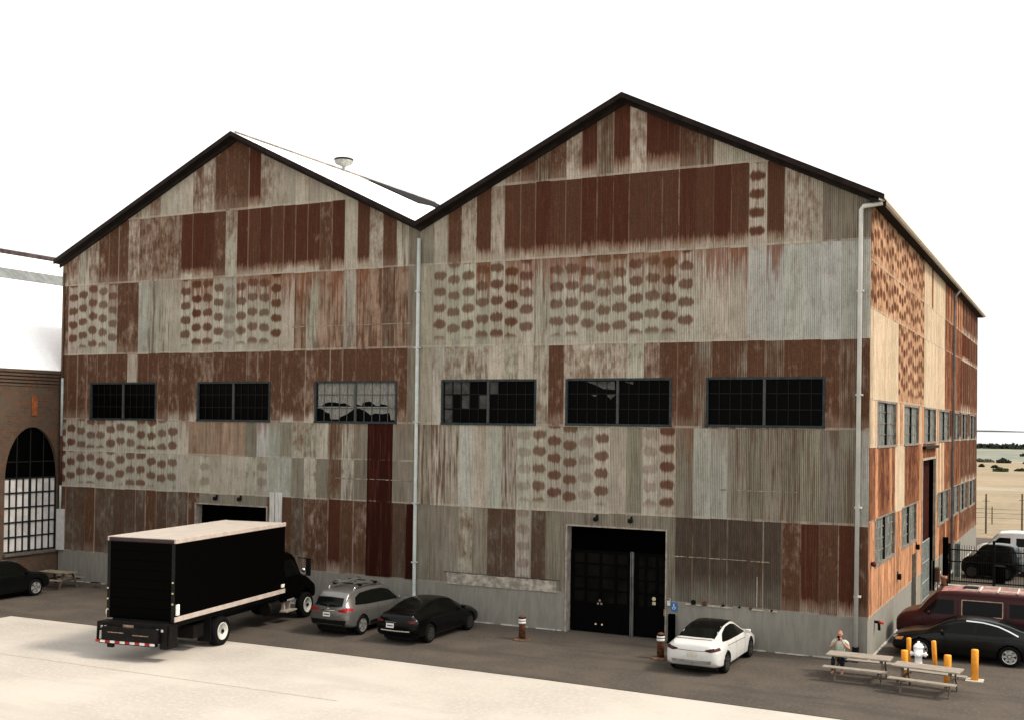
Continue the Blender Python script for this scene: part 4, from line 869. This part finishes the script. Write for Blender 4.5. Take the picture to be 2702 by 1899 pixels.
for s in (1,-1):
    for P in ([(1.72,1.21),(3.08,1.21),(3.08,1.75),(1.72,1.75),(1.72,1.21)],): 
        for a,b in zip(P,P[1:]): obj('window_trim',strip(tr,[a,((a[0]+b[0])/2,(a[1]+b[1])/2),b],'side',.03,s,.014),mat('trim_tan',(.38,.26,.18),.5),t)
    obj('side_cladding',strip(tr,[(.3,.55),(2.4,.52),(4.0,.55)],'side',.16,s,.010),mat('maroon_dark',(.045,.008,.008),.5),t)
    obj('rain_gutter',strip(tr,[(.1,1.90),(2,1.93),(3.8,1.90)],'side',.05,s,.012),mat('maroon_dark',(.045,.008,.008),.5),t)
bm=new()
for x in (.6,1.25,1.9,2.5): box(bm,x-.03,x+.03,-.75,.75,2.075,2.105)
box(bm,.3,3.0,.55,.60,2.08,2.12); box(bm,.3,3.0,-.60,-.55,2.08,2.12); obj('roof_rack',bm,mat('rack_white',(.62,.56,.48),.5),t)
bx('roof_hatch',TRIM,t,2.6,3.1,-.25,.25,2.08,2.13,bevel=.02)
add_patch(t,tr,'roof_panel',mat('faded_roof',(.34,.16,.14),.6,var=.35,scale=4),[(.2,-.74),(3.8,-.70)],[(.2,.74),(3.8,.70)],'top',20,8,.006)
# behind the fence
t,tr,W2=car('white van seen behind the black fence, cut by the right edge','van','parked_van',(44.5,31.5,0),PI,VANST,WP,(1.1,4.4),.36,'five',RIM,
   [([(3.35,1.22),(4.35,1.20)],[(3.35,1.72),(3.95,1.72),(4.40,1.26)]),([(1.75,1.24),(3.05,1.24)],[(1.75,1.72),(3.05,1.72)])],None,([(4.55,-.78),(4.6,0),(4.55,.78)],[(4.0,-.74),(4.02,0),(4.0,.74)],'top'),'cars behind the fence',mirror=(4.2,1.18))
t,tr,W2=car('white sedan with dark windscreen half hidden behind the white van','car','parked_car',(44.9,37.5,0),PI,SUVST,WP,(.88,3.6),.36,'five',RIM,suv_side,None,([(3.5,-.66),(3.55,0),(3.5,.66)],[(2.75,-.58),(2.78,0),(2.75,.58)],'top'),'cars behind the fence',mirror=(3.2,1.04))
t,tr,W2=car('black boxy off-road car right behind the fence, nose toward the wall','car','parked_car',(41.9,25.4,0),PI-.1,[(a,b,c_,d*1.08,e,f_*1.12,g_,h*1.12) for a,b,c_,d,e,f_,g_,h in SUVST][:1]+[(a*.62,b,c_,d*1.05,e,f_*1.10,g_,h*1.10) for a,b,c_,d,e,f_,g_,h in SUVST][1:],BP,(.6,2.25),.38,'five',RIMD,[([(.4,1.2),(2.0,1.12)],[(.45,1.6),(1.7,1.6),(2.05,1.25)])],None,([(2.2,-.66),(2.2,.66)],[(1.8,-.58),(1.8,.58)],'top'),'cars behind the fence',mirror=(2.0,1.15))
t,tr,W2=car('pale green grey sedan low behind the fence at the right edge','car','parked_car',(46.3,27.6,0),PI,SEDAN,paint('pale_green',(.20,.24,.22),.3,.3),(.92,3.72),.335,'seven',RIM,sedan_side,None,([(3.45,-.62),(3.5,0),(3.45,.62)],[(2.62,-.53),(2.64,0),(2.62,.53)],'top'),'cars behind the fence',mirror=(3.18,.93))
# ---- box truck (local frame: origin at the rear right corner on the ground, x forward, y left)
t=thing('box_truck','black box truck with cream roof and tail lift parked nose to the wall','truck',(18.33,-11.32,0),PI/2+.149)
TB=paint('truck_black',(.0010,.0009,.0009),0,.5,.0,.02); ALU=mat('rail_aluminium',(.44,.37,.32),.45,var=.15,scale=3)
LB,WB,ZB,ZT=6.95,2.60,1.28,3.98
bd=obj('cargo_box',(lambda b_:(box(b_,0,LB,.0,WB,ZB,ZT-.10),b_)[1])(new()),TB,t)
bx('box_roof',mat('truck_roof_cream',(.42,.37,.32),.6,var=.08,scale=2),bd,.02,LB-.02,.03,WB-.03,ZT-.10,ZT-.02)
for y in (-.03,WB-.05): bx('top_rail',ALU,bd,-.02,LB+.03,y,y+.08,ZT-.16,ZT-.01,bevel=.015)
for y in (-.03,WB-.01): bx('bottom_rail',ALU,bd,-.02,LB+.03,y,y+.04,ZB-.01,ZB+.15)
bx('top_rail',mat('rail_dark',(.05,.03,.03),.5),bd,-.03,.05,.05,WB-.05,ZT-.15,ZT-.04)
bm=new()
for k in range(8): box(bm,-.025,.0,.12,WB-.12,ZB+.08+k*.31,ZB+.375+k*.31)
obj('roll_door',bm,TB,t)
bm=new(); box(bm,-.035,.0,.0,.11,ZB,ZT-.17); box(bm,-.035,.0,WB-.11,WB,ZB,ZT-.17); box(bm,-.035,.0,.11,WB-.11,ZB+2.56,ZT-.17); obj('door_frame',bm,mat('truck_frame',(.004,.004,.004),.5,spec=.2),t)
for s,y in ((0,-.05),(1,WB+.01)): 
    bx('corner_light',mat('lamp_pale',(.85,.82,.74),.3),t,.04 if s==0 else -.02,.20 if s==0 else .05,y,y+.04,ZB+.20 if s==0 else ZB+.1,ZB+.55 if s==0 else ZB+.25)
for z in (ZB+.9,ZB+.55,ZB+1.25): bx('marker_light',mat('lamp_yellowish',(.50,.45,.22),.3),t,-.06,-.03,.03,.08,z,z+.05); bx('marker_light',mat('lamp_yellowish',(.5,.45,.22),.3),t,-.06,-.03,WB-.06,WB-.01,z-.3,z-.25)
bx('corner_light',mat('lamp_pale',(.85,.82,.74),.3),t,LB-.28,LB-.06,-.05,-.02,ZB+.22,ZB+.34)
# tail lift
TLm=mat('lift_steel',(.005,.004,.0035),.6,spec=.15,var=.5,scale=5)
bm=new(); box(bm,-.42,-.02,.0,WB,ZB-.36,ZB-.06); box(bm,-.60,-.42,.25,WB-.25,ZB-.62,ZB-.20); box(bm,-.50,-.10,.3,WB-.3,.62,.86)
tl=obj('tail_lift',bm,TLm,t)
bm=new(); tube(bm,[(-.30,WB+.10,ZB-.10),(-.34,WB+.10,.58),(-.30,WB-.35,.58)],.05,8); tube(bm,[(-.3,WB+.10,ZB-.12),(-.3,WB-.1,ZB-.12)],.05,8); tube(bm,[(-.32,WB-.32,.55),(-.32,WB-.5,ZB-.4)],.05,8); obj('lift_arm',bm,TLm,tl)
bm=new(); tube(bm,[(-.30,-.06,ZB-.1),(-.34,-.06,.55)],.06,8); box(bm,-.4,.15,-.02,.25,.45,ZB-.1)
obj('lift_arm',bm,TLm,tl)
bm=new(); bw=new(); y=.35; k=0
while y<WB-.15:
    box(bm if k%2==0 else bw,-.545,-.53,y,y+.19,.56,.64); y+=.19; k+=1
obj('tape_white',bm,mat('tape_white',(.75,.74,.72),.5),tl); obj('tape_red',bw,mat('tape_red',(.38,.03,.025),.5),tl)
bx('bumper_bar',TLm,tl,-.53,-.40,.33,WB-.12,.53,.66); bx('bumper_bar',TLm,tl,-.50,-.38,WB-.62,WB-.38,.40,.54,bevel=.03)
bm=new(); box(bm,-.61,-.60,.55,1.15,ZB-.42,ZB-.395); box(bm,-.61,-.60,1.5,2.1,ZB-.37,ZB-.345); box(bm,-.43,-.42,1.25,1.65,ZB-.30,ZB-.12); obj('lift_trim',bm,mat('lift_bare',(.34,.24,.17),.4,metal=.4,var=.4,scale=12),tl)
for y in (.12,.30,WB-.30,WB-.16): bx('tail_light',mat('lamp_clear',(.55,.47,.42),.2),tl,-.44,-.42,y,y+.07,ZB-.27,ZB-.19)
bx('number_plate',mat('plate_dull',(.25,.24,.22),.5),tl,-.545,-.535,1.0,1.3,.68,.80)
# chassis, wheels
bm=new(); box(bm,.2,8.6,.75,1.0,.72,1.0); box(bm,.2,8.6,WB-1.0,WB-.75,.72,1.0); box(bm,.0,LB,.2,WB-.2,1.05,ZB-.01); box(bm,1.5,2.3,.3,WB-.3,.45,.9)
obj('chassis',bm,TLm,t)
for s,y in ((-1,.20),(1,WB-.20)): 
    wheel(t,2.85,y,.50,.34,'truck',RIMW,s); wheel(t,9.0,y-.06*s,.50,.30,'truck',RIMW,s)
bx('mud_flap',TRIM,t,2.1,2.13,.03,.55,.25,1.1); bx('mud_flap',TRIM,t,2.1,2.13,WB-.55,WB-.03,.25,1.1)
# cab with hood
CAB=[(0,.85,1.10,1.75,1.10,2.48,.92,2.56),(.08,.80,1.14,1.75,1.13,2.58,.95,2.68),(.9,.80,1.15,1.76,1.14,2.62,.94,2.74),(1.25,.80,1.15,1.76,1.13,2.50,.92,2.60),(1.55,.82,1.14,1.74,1.10,2.10,.94,2.18),(1.78,.84,1.12,1.70,1.02,1.80,.90,1.86),(2.3,.80,1.08,1.58,.92,1.66,.74,1.70),(2.75,.72,1.04,1.38,.84,1.48,.66,1.52),(2.95,.66,.98,1.20,.76,1.30,.58,1.34),(3.02,.66,.90,1.1,.66,1.2,.5,1.24)]
sh=car_shell(CAB,[(9.0-7.05,.55)],.62); tree=BVHTree.FromBMesh(sh)
cb=obj('cab',sh,TB,t,True); cb.location=(7.05,WB/2,0)
for s in (1,-1):
    o=obj('side_window',patch(tree,[(.30,1.80),(1.45,1.80)],[(.30,2.42),(1.05,2.42),(1.42,1.95)],'side',12,5,.01,s),CGLASS,cb,True)
    bm=new(); box(bm,1.52,1.58,s*1.42-.11,s*1.42+.11,1.72,2.42); obj('wing_mirror',bm,TRIM,cb,bevel=.03)
    obj('mirror_arm',tube(new(),[(1.35,s*1.05,2.45),(1.53,s*1.42,2.40)],.02,6),TRIM,cb)
    obj('mirror_arm',tube(new(),[(1.45,s*1.08,1.72),(1.53,s*1.42,1.75)],.02,6),TRIM,cb)
    bm=new(); box(bm,.25,1.05,s*1.06-.16,s*1.06+.16,.44,.49); box(bm,.45,.98,s*1.0-.13,s*1.0+.13,.86,.92); box(bm,.42,.52,s*.9-.1,s*.9+.1,.49,.88); box(bm,.84,.90,s*.9-.1,s*.9+.1,.49,.88); obj('cab_step',bm,mat('step_aluminium',(.48,.42,.37),.4,metal=.3,var=.3,scale=8),cb)
    obj('fuel_tank',lathe(new(),[(0,-.4),(.26,-.4),(.28,-.37),(.28,.37),(.26,.4),(0,.4)],16,'x',cx=-.35,cy=s*.85,cz=.72),TLm,cb)
    obj('headlight',patch(tree,[(s*.55,1.02),(s*.85,1.02)],[(s*.55,1.22),(s*.82,1.22)],'front',6,3,.01),mat('headlamp',(.35,.30,.22),.15),cb,True)
    obj('hood_mirror',lathe(new(),[(0,0),(.07,.03),(.10,.10),(.07,.17),(0,.19)],12,cx=1.98,cy=s*.98,cz=1.78),CHROME,cb,True)
obj('windscreen',patch(tree,[(1.76,-.86),(1.80,0),(1.76,.86)],[(1.22,-.84),(1.25,0),(1.22,.84)],'top',14,6,.01),CGLASS,cb,True)
obj('windscreen',patch(tree,[(-.92,1.86),(.92,1.86)],[(-.86,2.42),(.86,2.42)],'front',12,5,.012),CGLASS,cb,True)
# ---------------------------------------------------------------- fence and clutter on the right
FY=22.0
t=thing('iron_fence','black picket fence across the yard behind the maroon van','fence',(38.7,FY,0))
bm=new()
for z in (.15,1.15,1.75): box(bm,0,12,-.02,.02,z-.03,z+.03)
obj('rail',bm,TRIM,t)
bm=new(); x=.06
while x<12: box(bm,x-.011,x+.011,-.011,.011,.05,2.0); x+=.115
obj('picket',bm,TRIM,t,).name='picket'
for x in (.04,2.14,4.3,6.4,8.6,11.9):
    bx('post',TRIM,t,x-.06,x+.06,-.06,.06,0,2.30 if x==2.14 else 2.05)
t=thing('gate_frame','pale galvanised gate frame folded beside the side wall by the fence','gate',(38.85,23.1,0))
bm=new()
for x in (0,.30): tube(bm,[(x,0,0),(x,0,2.1)],.035,8)
for z in (.2,1.05,2.0): tube(bm,[(0,0,z),(.30,0,z)],.025,6)
obj('tube_frame',bm,mat('galvanised',(.42,.44,.38),.5,metal=.2),t); bx('mesh_infill',mat('mesh_grey',(.13,.15,.13),.7,var=.4,scale=8),t,.04,.26,-.01,.01,.25,1.95)
t=thing('folded_tarp','tall black folded tarp leaning on the side wall beside the fence','tarp',(38.62,20.9,0),.15)
bm=new(); n=9
for j in range(7):
    z=2.45*j/6; wd=.42-.20*(j/6)**2
    for i in range(n):
        pass
prof=[]
for j in range(8):
    z=2.45*j/7; wd=.40*(1-.55*(j/7)**2.2); prof.append([(.02+.05*math.cos(i*1.3+j*.4)+(.10 if 0<i<n-1 else 0),-wd/2+wd*i/(n-1)+.06*(1-j/7),z) for i in range(n)])
Vg=[[bm.verts.new(p) for p in row] for row in prof]; Vb=[[bm.verts.new((-.10,p[1],p[2])) for p in row] for row in prof]
for j in range(7):
    for i in range(n-1): bm.faces.new((Vg[j][i],Vg[j][i+1],Vg[j+1][i+1],Vg[j+1][i])); bm.faces.new((Vb[j][i],Vb[j+1][i],Vb[j+1][i+1],Vb[j][i+1]))
    bm.faces.new((Vg[j][0],Vg[j+1][0],Vb[j+1][0],Vb[j][0])); bm.faces.new((Vg[j][-1],Vb[j][-1],Vb[j+1][-1],Vg[j+1][-1]))
bm.faces.new(Vg[-1]+Vb[-1][::-1]); obj('tarp_cloth',bm,BLACK,t,True); obj('tie_cord',tube(new(),[(.18,-.2,1.2),(.2,0,1.2),(.18,.2,1.2)],.012,5),WOODD,t)
t=thing('clay_pipe','reddish clay pipe section standing by the fence corner','pipe',(38.72,19.6,0)); obj('pipe_section',lathe(new(),[(.12,0),(.12,.5),(.16,.52),(.16,.66),(.11,.66),(.10,.1)],16),mat('clay',(.36,.16,.09),.8,var=.3),t,True); obj('pipe_collar',lathe(new(),[(.13,.2),(.14,.22),(.14,.27),(.13,.29)],16),RUSTP,t)
t=thing('gas_meter','brown gas meter box on the side plinth near the fence','meter',(38.50,18.9,0)); bx('meter_body',mat('meter_brown',(.09,.05,.03),.7,var=.4),t,-.12,.12,-.25,.25,.45,1.15,bevel=.04); obj('meter_pipe',tube(new(),[(0,.15,0),(0,.15,.5)],.03,8),RUSTP,t); obj('meter_dial',lathe(new(),[(0,.10),(.08,.10),(.08,.13),(0,.13)],14,'x',cz=.9,cx=.02),PLATE,t)
t=thing('black_barrel','black barrel behind the fence in front of the dark car','barrel',(41.0,23.3,0)); obj('barrel_body',lathe(new(),[(0,0),(.28,0),(.3,.05),(.3,.4),(.31,.42),(.3,.44),(.3,.85),(.28,.9),(0,.9)],20),BLACK,t,True); obj('barrel_rim',lathe(new(),[(.29,.88),(.315,.9),(.29,.92)],20),TRIM,t)
# bollards
def bollard(x,y,h,r_,lab,base=False,tilt=0.):
    t=thing('bollard',lab,'bollard',(x,y,0),0,'yellow bollards round the hydrant')
    o=obj('post',lathe(new(),[(r_,0),(r_,h-.03),(r_*.9,h),(0,h+.015)],20),YEL,t,True); o.rotation_euler=(0,tilt,0)
    if base: bx('concrete_base',mat('base_concrete',(.50,.45,.36),.85),t,-.26,.26,-.24,.24,0,.03)
    else: obj('base_collar',lathe(new(),[(r_+.03,0),(r_+.03,.02),(r_,.03)],16),TRIM,t)
    return t
bollard(39.87,-2.30,.95,.105,'yellow bollard just behind the left end of the nearer picnic table')
bollard(39.72,-.22,.98,.075,'thin yellow bollard left of the white hydrant')
bollard(40.57,-.35,.98,.075,'thin yellow bollard right of the white hydrant, leaning slightly',tilt=-.06)
bollard(41.13,-2.15,.90,.11,'thick yellow bollard behind the right end of the nearer picnic table')
bollard(41.84,-1.22,.98,.11,'rightmost yellow bollard on a pale concrete base',True)
# hydrant
t=thing('fire_hydrant','white fire hydrant standing between two thin yellow bollards','hydrant',(40.03,-.25,0),.0)
obj('hydrant_barrel',lathe(new(),[(.17,0),(.17,.04),(.12,.06),(.115,.40),(.14,.42),(.14,.62),(.12,.64),(.13,.66),(.15,.68),(.15,.72),(.13,.78),(.08,.83),(.04,.85),(.04,.90),(0,.90)],24),HYD,t,True)
for s in (1,-1): 
    n_=obj('nozzle',lathe(new(),[(.06,.10*s),(.06,.19*s),(.08,.20*s),(.08,.25*s),(.03,.26*s),(.03,.29*s),(0,.29*s)],14,'x',cz=.48),HYD,t,True)
obj('nozzle',lathe(new(),[(.08,-.10),(.08,-.20),(.10,-.21),(.10,-.26),(.03,-.27),(0,-.30)],16,'y',cz=.50),HYD,t,True)
obj('bonnet_cap',lathe(new(),[(.155,.70),(.16,.71),(.16,.735),(.155,.745)],24),HYD,t,True)
# rusty marker posts
def marker(x,y,lab):
    t=thing('marker_post',lab,'post',(x,y,0),0,'rusty posts with white bands')
    obj('post',lathe(new(),[(.125,.04),(.12,.80),(.10,.86),(.05,.88),(0,.885)],20),RUSTP,t,True); obj('white_band',lathe(new(),[(.128,.60),(.135,.61),(.135,.66),(.128,.67)],20),PLATE,t,True); obj('white_band',lathe(new(),[(.128,.70),(.135,.71),(.135,.76),(.128,.77)],20),PLATE,t,True)
    obj('black_band',lathe(new(),[(.128,.775),(.137,.78),(.137,.82),(.128,.83)],20),TRIM,t,True)
    obj('base_plate',lathe(new(),[(0,0),(.34,0),(.34,.03),(.30,.05),(.12,.055),(0,.055)],14),mat('base_plank',(.13,.075,.048),.85,var=.5,scale=7),t)
marker(26.5,-2.35,'rusty post with white bands standing alone left of the big dark door')
marker(32.05,-2.95,'rusty post with white bands beside the white sedan')
# picnic tables
def picnic(x,y,rz,lab,L=1.95,col=WOOD):
    t=thing('picnic_table',lab,'picnic table',(x,y,0),rz,'wooden picnic tables')
    for k in range(5): bx('table_top',col,t,-L/2,L/2,-.36+k*.147,-.36+k*.147+.135,.71,.75,bevel=.006) if k==0 else None
    o=[c for c in t.children if c.name.startswith('table_top')][0]; bpy.data.objects.remove(o)
    bm=new()
    for k in range(5): box(bm,-L/2,L/2,-.36+k*.147,-.36+k*.147+.133,.71,.75)
    obj('table_top',bm,col,t)
    for s in (1,-1):
        bm=new()
        for k in range(2): box(bm,-L/2,L/2,s*.70-.14+k*.143,s*.70-.14+k*.143+.132,.42,.455)
        obj('bench_seat',bm,col,t)
    for xe in (-L/2+.28,L/2-.28):
        bx('cross_beam',WOODD,t,xe-.02,xe+.02,-.84,.84,.33,.42); bx('cross_beam',WOODD,t,xe-.02,xe+.02,-.35,.35,.63,.71)
        for s in (1,-1):
            bm=new(); v=[(xe+.022,s*.20,.70),(xe+.022,s*.30,.70),(xe+.022,s*.62,.0),(xe+.022,s*.52,.0)]; w2=[(a+.04,b,c_) for a,b,c_ in v]
            A_=[bm.verts.new(p) for p in v]; B_=[bm.verts.new(p) for p in w2]; bm.faces.new(A_); bm.faces.new(B_[::-1])
            for i in range(4): bm.faces.new((A_[i],B_[i],B_[(i+1)%4],A_[(i+1)%4]))
            obj('leg',bm,WOODD,t)
    return t
picnic(38.58,-2.80,-.01,'weathered picnic table with a person sitting at it')
picnic(40.70,-3.52,-.12,'weathered picnic table nearest the camera, in front of the bollards')
picnic(2.15,-1.90,.08,'small worn picnic table in the far left corner by the brick wall',1.7,mat('wood_dull',(.22,.18,.13),.85,var=.4,scale=5))
t=thing('wood_offcut','small dark timber block on the ground right of the far left table','timber',(3.6,-1.0,0)); bx('timber_block',WOODD,t,-.25,.25,-.1,.1,.0,.22,bevel=.01); bx('block_cap',TRIM,t,-.26,.2,-.08,.08,.22,.25)
# ---------------------------------------------------------------- person at the table
def skin_obj(name,chains,m_,parent,sub=2):
    bm=new(); me=bpy.data.meshes.new(name); vs=[];es=[];rs=[]
    for ch in chains:
        idx=[]
        for p in ch:
            if isinstance(p,int): idx.append(p)
            else: vs.append(p[0]); rs.append(p[1]); idx.append(len(vs)-1)
        es+=list(zip(idx,idx[1:]))
    bm.free(); me.from_pydata(vs,es,[]); o=link(name,me,m_,parent)
    md=o.modifiers.new('skin','SKIN')
    for i,sv in enumerate(me.skin_vertices[0].data): sv.radius=(rs[i],rs[i]) if not isinstance(rs[i],tuple) else rs[i]; sv.use_root=(i==0)
    md.use_smooth_shade=True; m2=o.modifiers.new('sub','SUBSURF'); m2.levels=sub; m2.render_levels=sub
    return o
t=thing('person','person in a pale grey shirt sitting at the picnic table, holding a dark phone up','person',(37.86,-2.08,0),PI/2+PI)
# local: x forward (toward -y world), y left
ch=[[((0,0,.50),.13),((.01,0,.66),.125),((.03,0,.84),.135),((.04,0,.98),.12),((.045,0,1.06),.055),((.06,0,1.13),.055)]]
ch+=[[0,((.06,.10,.50),.09),((.42,.14,.50),.07),((.46,.15,.10),.05),((.58,.15,.05),.04)],[0,((.06,-.10,.50),.09),((.42,-.14,.50),.07),((.46,-.15,.10),.05),((.58,-.15,.05),.04)]]
ch+=[[3,((.04,.15,1.00),.06),((.05,.21,.97),.055),((.10,.30,.78),.042),((.22,.14,.97),.030),((.25,.10,1.03),.024)],[3,((.04,-.15,1.00),.06),((.05,-.21,.97),.055),((.10,-.30,.78),.042),((.22,-.12,.98),.030),((.25,-.07,1.04),.024)]]
body=skin_obj('body',ch,SKIN,t)
hd=bpy.data.meshes.new('head'); bm=new()
bmesh.ops.create_uvsphere(bm,u_segments=24,v_segments=18,radius=1)
for v in bm.verts:
    x,y,z=v.co; jaw=1-.28*max(0,-z); fx=x*.098*(1 if x<0 else .95)*jaw; v.co=Vector((fx,y*.077*jaw,z*.118))
    if x>.6: 
        v.co.x+=.020*math.exp(-((y/.16)**2))*math.exp(-(((z+.1)/.28)**2)); v.co.x-=.010*math.exp(-(((abs(y)-.38)/.16)**2))*math.exp(-(((z-.08)/.14)**2)); v.co.x-=.005*math.exp(-((y/.35)**2))*math.exp(-(((z+.52)/.06)**2))
head=obj('head',bm,SKIN,t,True); head.location=(.085,0,1.245); head.rotation_euler=(0,.12,0)
bm=new()
for s in (1,-1): lathe(bm,[(0,.0),(.011,.004),(.009,.010),(0,.012)],10,'x',cx=.078,cy=s*.030,cz=.012)
obj('eye',bm,TRIM,head)
bm=new(); box(bm,.078,.085,-.024,.024,-.062,-.054); obj('mouth',bm,mat('lip',(.30,.08,.07),.5),head)
for s in (1,-1): obj('ear',lathe(new(),[(0,-.012),(.026,-.008),(.030,.0),(.022,.010),(0,.012)],12,'y',cx=-.005,cy=s*.078,cz=-.005),SKIN,head,True)
bm=new(); bmesh.ops.create_uvsphere(bm,u_segments=20,v_segments=12,radius=1)
for v in list(bm.verts):
    if v.co.z<.05 or v.co.x>.72: v.co*=.9
    v.co=Vector((v.co.x*.100-.006,v.co.y*.081,v.co.z*.118+.004))
obj('hair',bm,mat('hair_thin',(.34,.17,.12),.8,var=.3,scale=30),head,True)
sh=[[((0,0,.50),.155),((.01,0,.66),.15),((.03,0,.84),.16),((.04,0,.97),.145),((.045,0,1.04),.075)],[3,((.04,.15,1.0),.082),((.05,.215,.965),.075),((.075,.26,.87),.064)],[3,((.04,-.15,1.0),.082),((.05,-.215,.965),.075),((.075,-.26,.87),.064)]]
skin_obj('shirt',sh,mat('shirt_pale',(.42,.44,.36),.85,var=.2,scale=14),t)
skin_obj('trousers',[[((-.02,0,.48),.15),((.08,.10,.50),.105),((.42,.14,.505),.085),((.46,.15,.16),.062)],[0,((.08,-.10,.50),.105),((.42,-.14,.505),.085),((.46,-.15,.16),.062)]],mat('trousers_dark',(.02,.022,.03),.9),t)
for s,bx_,by_ in ((1,.25,.10),(-1,.25,-.07)):
    hc=[[((bx_,by_,1.03),.022),((bx_+.03,by_*.8,1.075),.026)]]
    for k,(dl,ln) in enumerate(((-.024,.052),(-.008,.062),(.008,.058),(.022,.045))):
        hc.append([1,((bx_+.045,by_*.75+dl*s,1.105),.0100),((bx_+.055,by_*.62+dl*s*.8,1.105+ln*.5),.0092),((bx_+.045,by_*.45+dl*s*.7,1.105+ln),.008)])
    hc.append([0,((bx_+.02,by_*.5,1.06),.012),((bx_+.03,by_*.15,1.095),.0100)])
    skin_obj('hand',hc,SKIN,t,1)
ph=bx('phone',BLACK,None,-.012,.006,-.04,.04,-.08,.08,bevel=.006); ph.location=(37.86-.01,-2.08-.30,1.14); ph.rotation_euler=(0,.25,-PI/2); tag(ph,'small dark phone held up in front of the face by the seated person','phone')
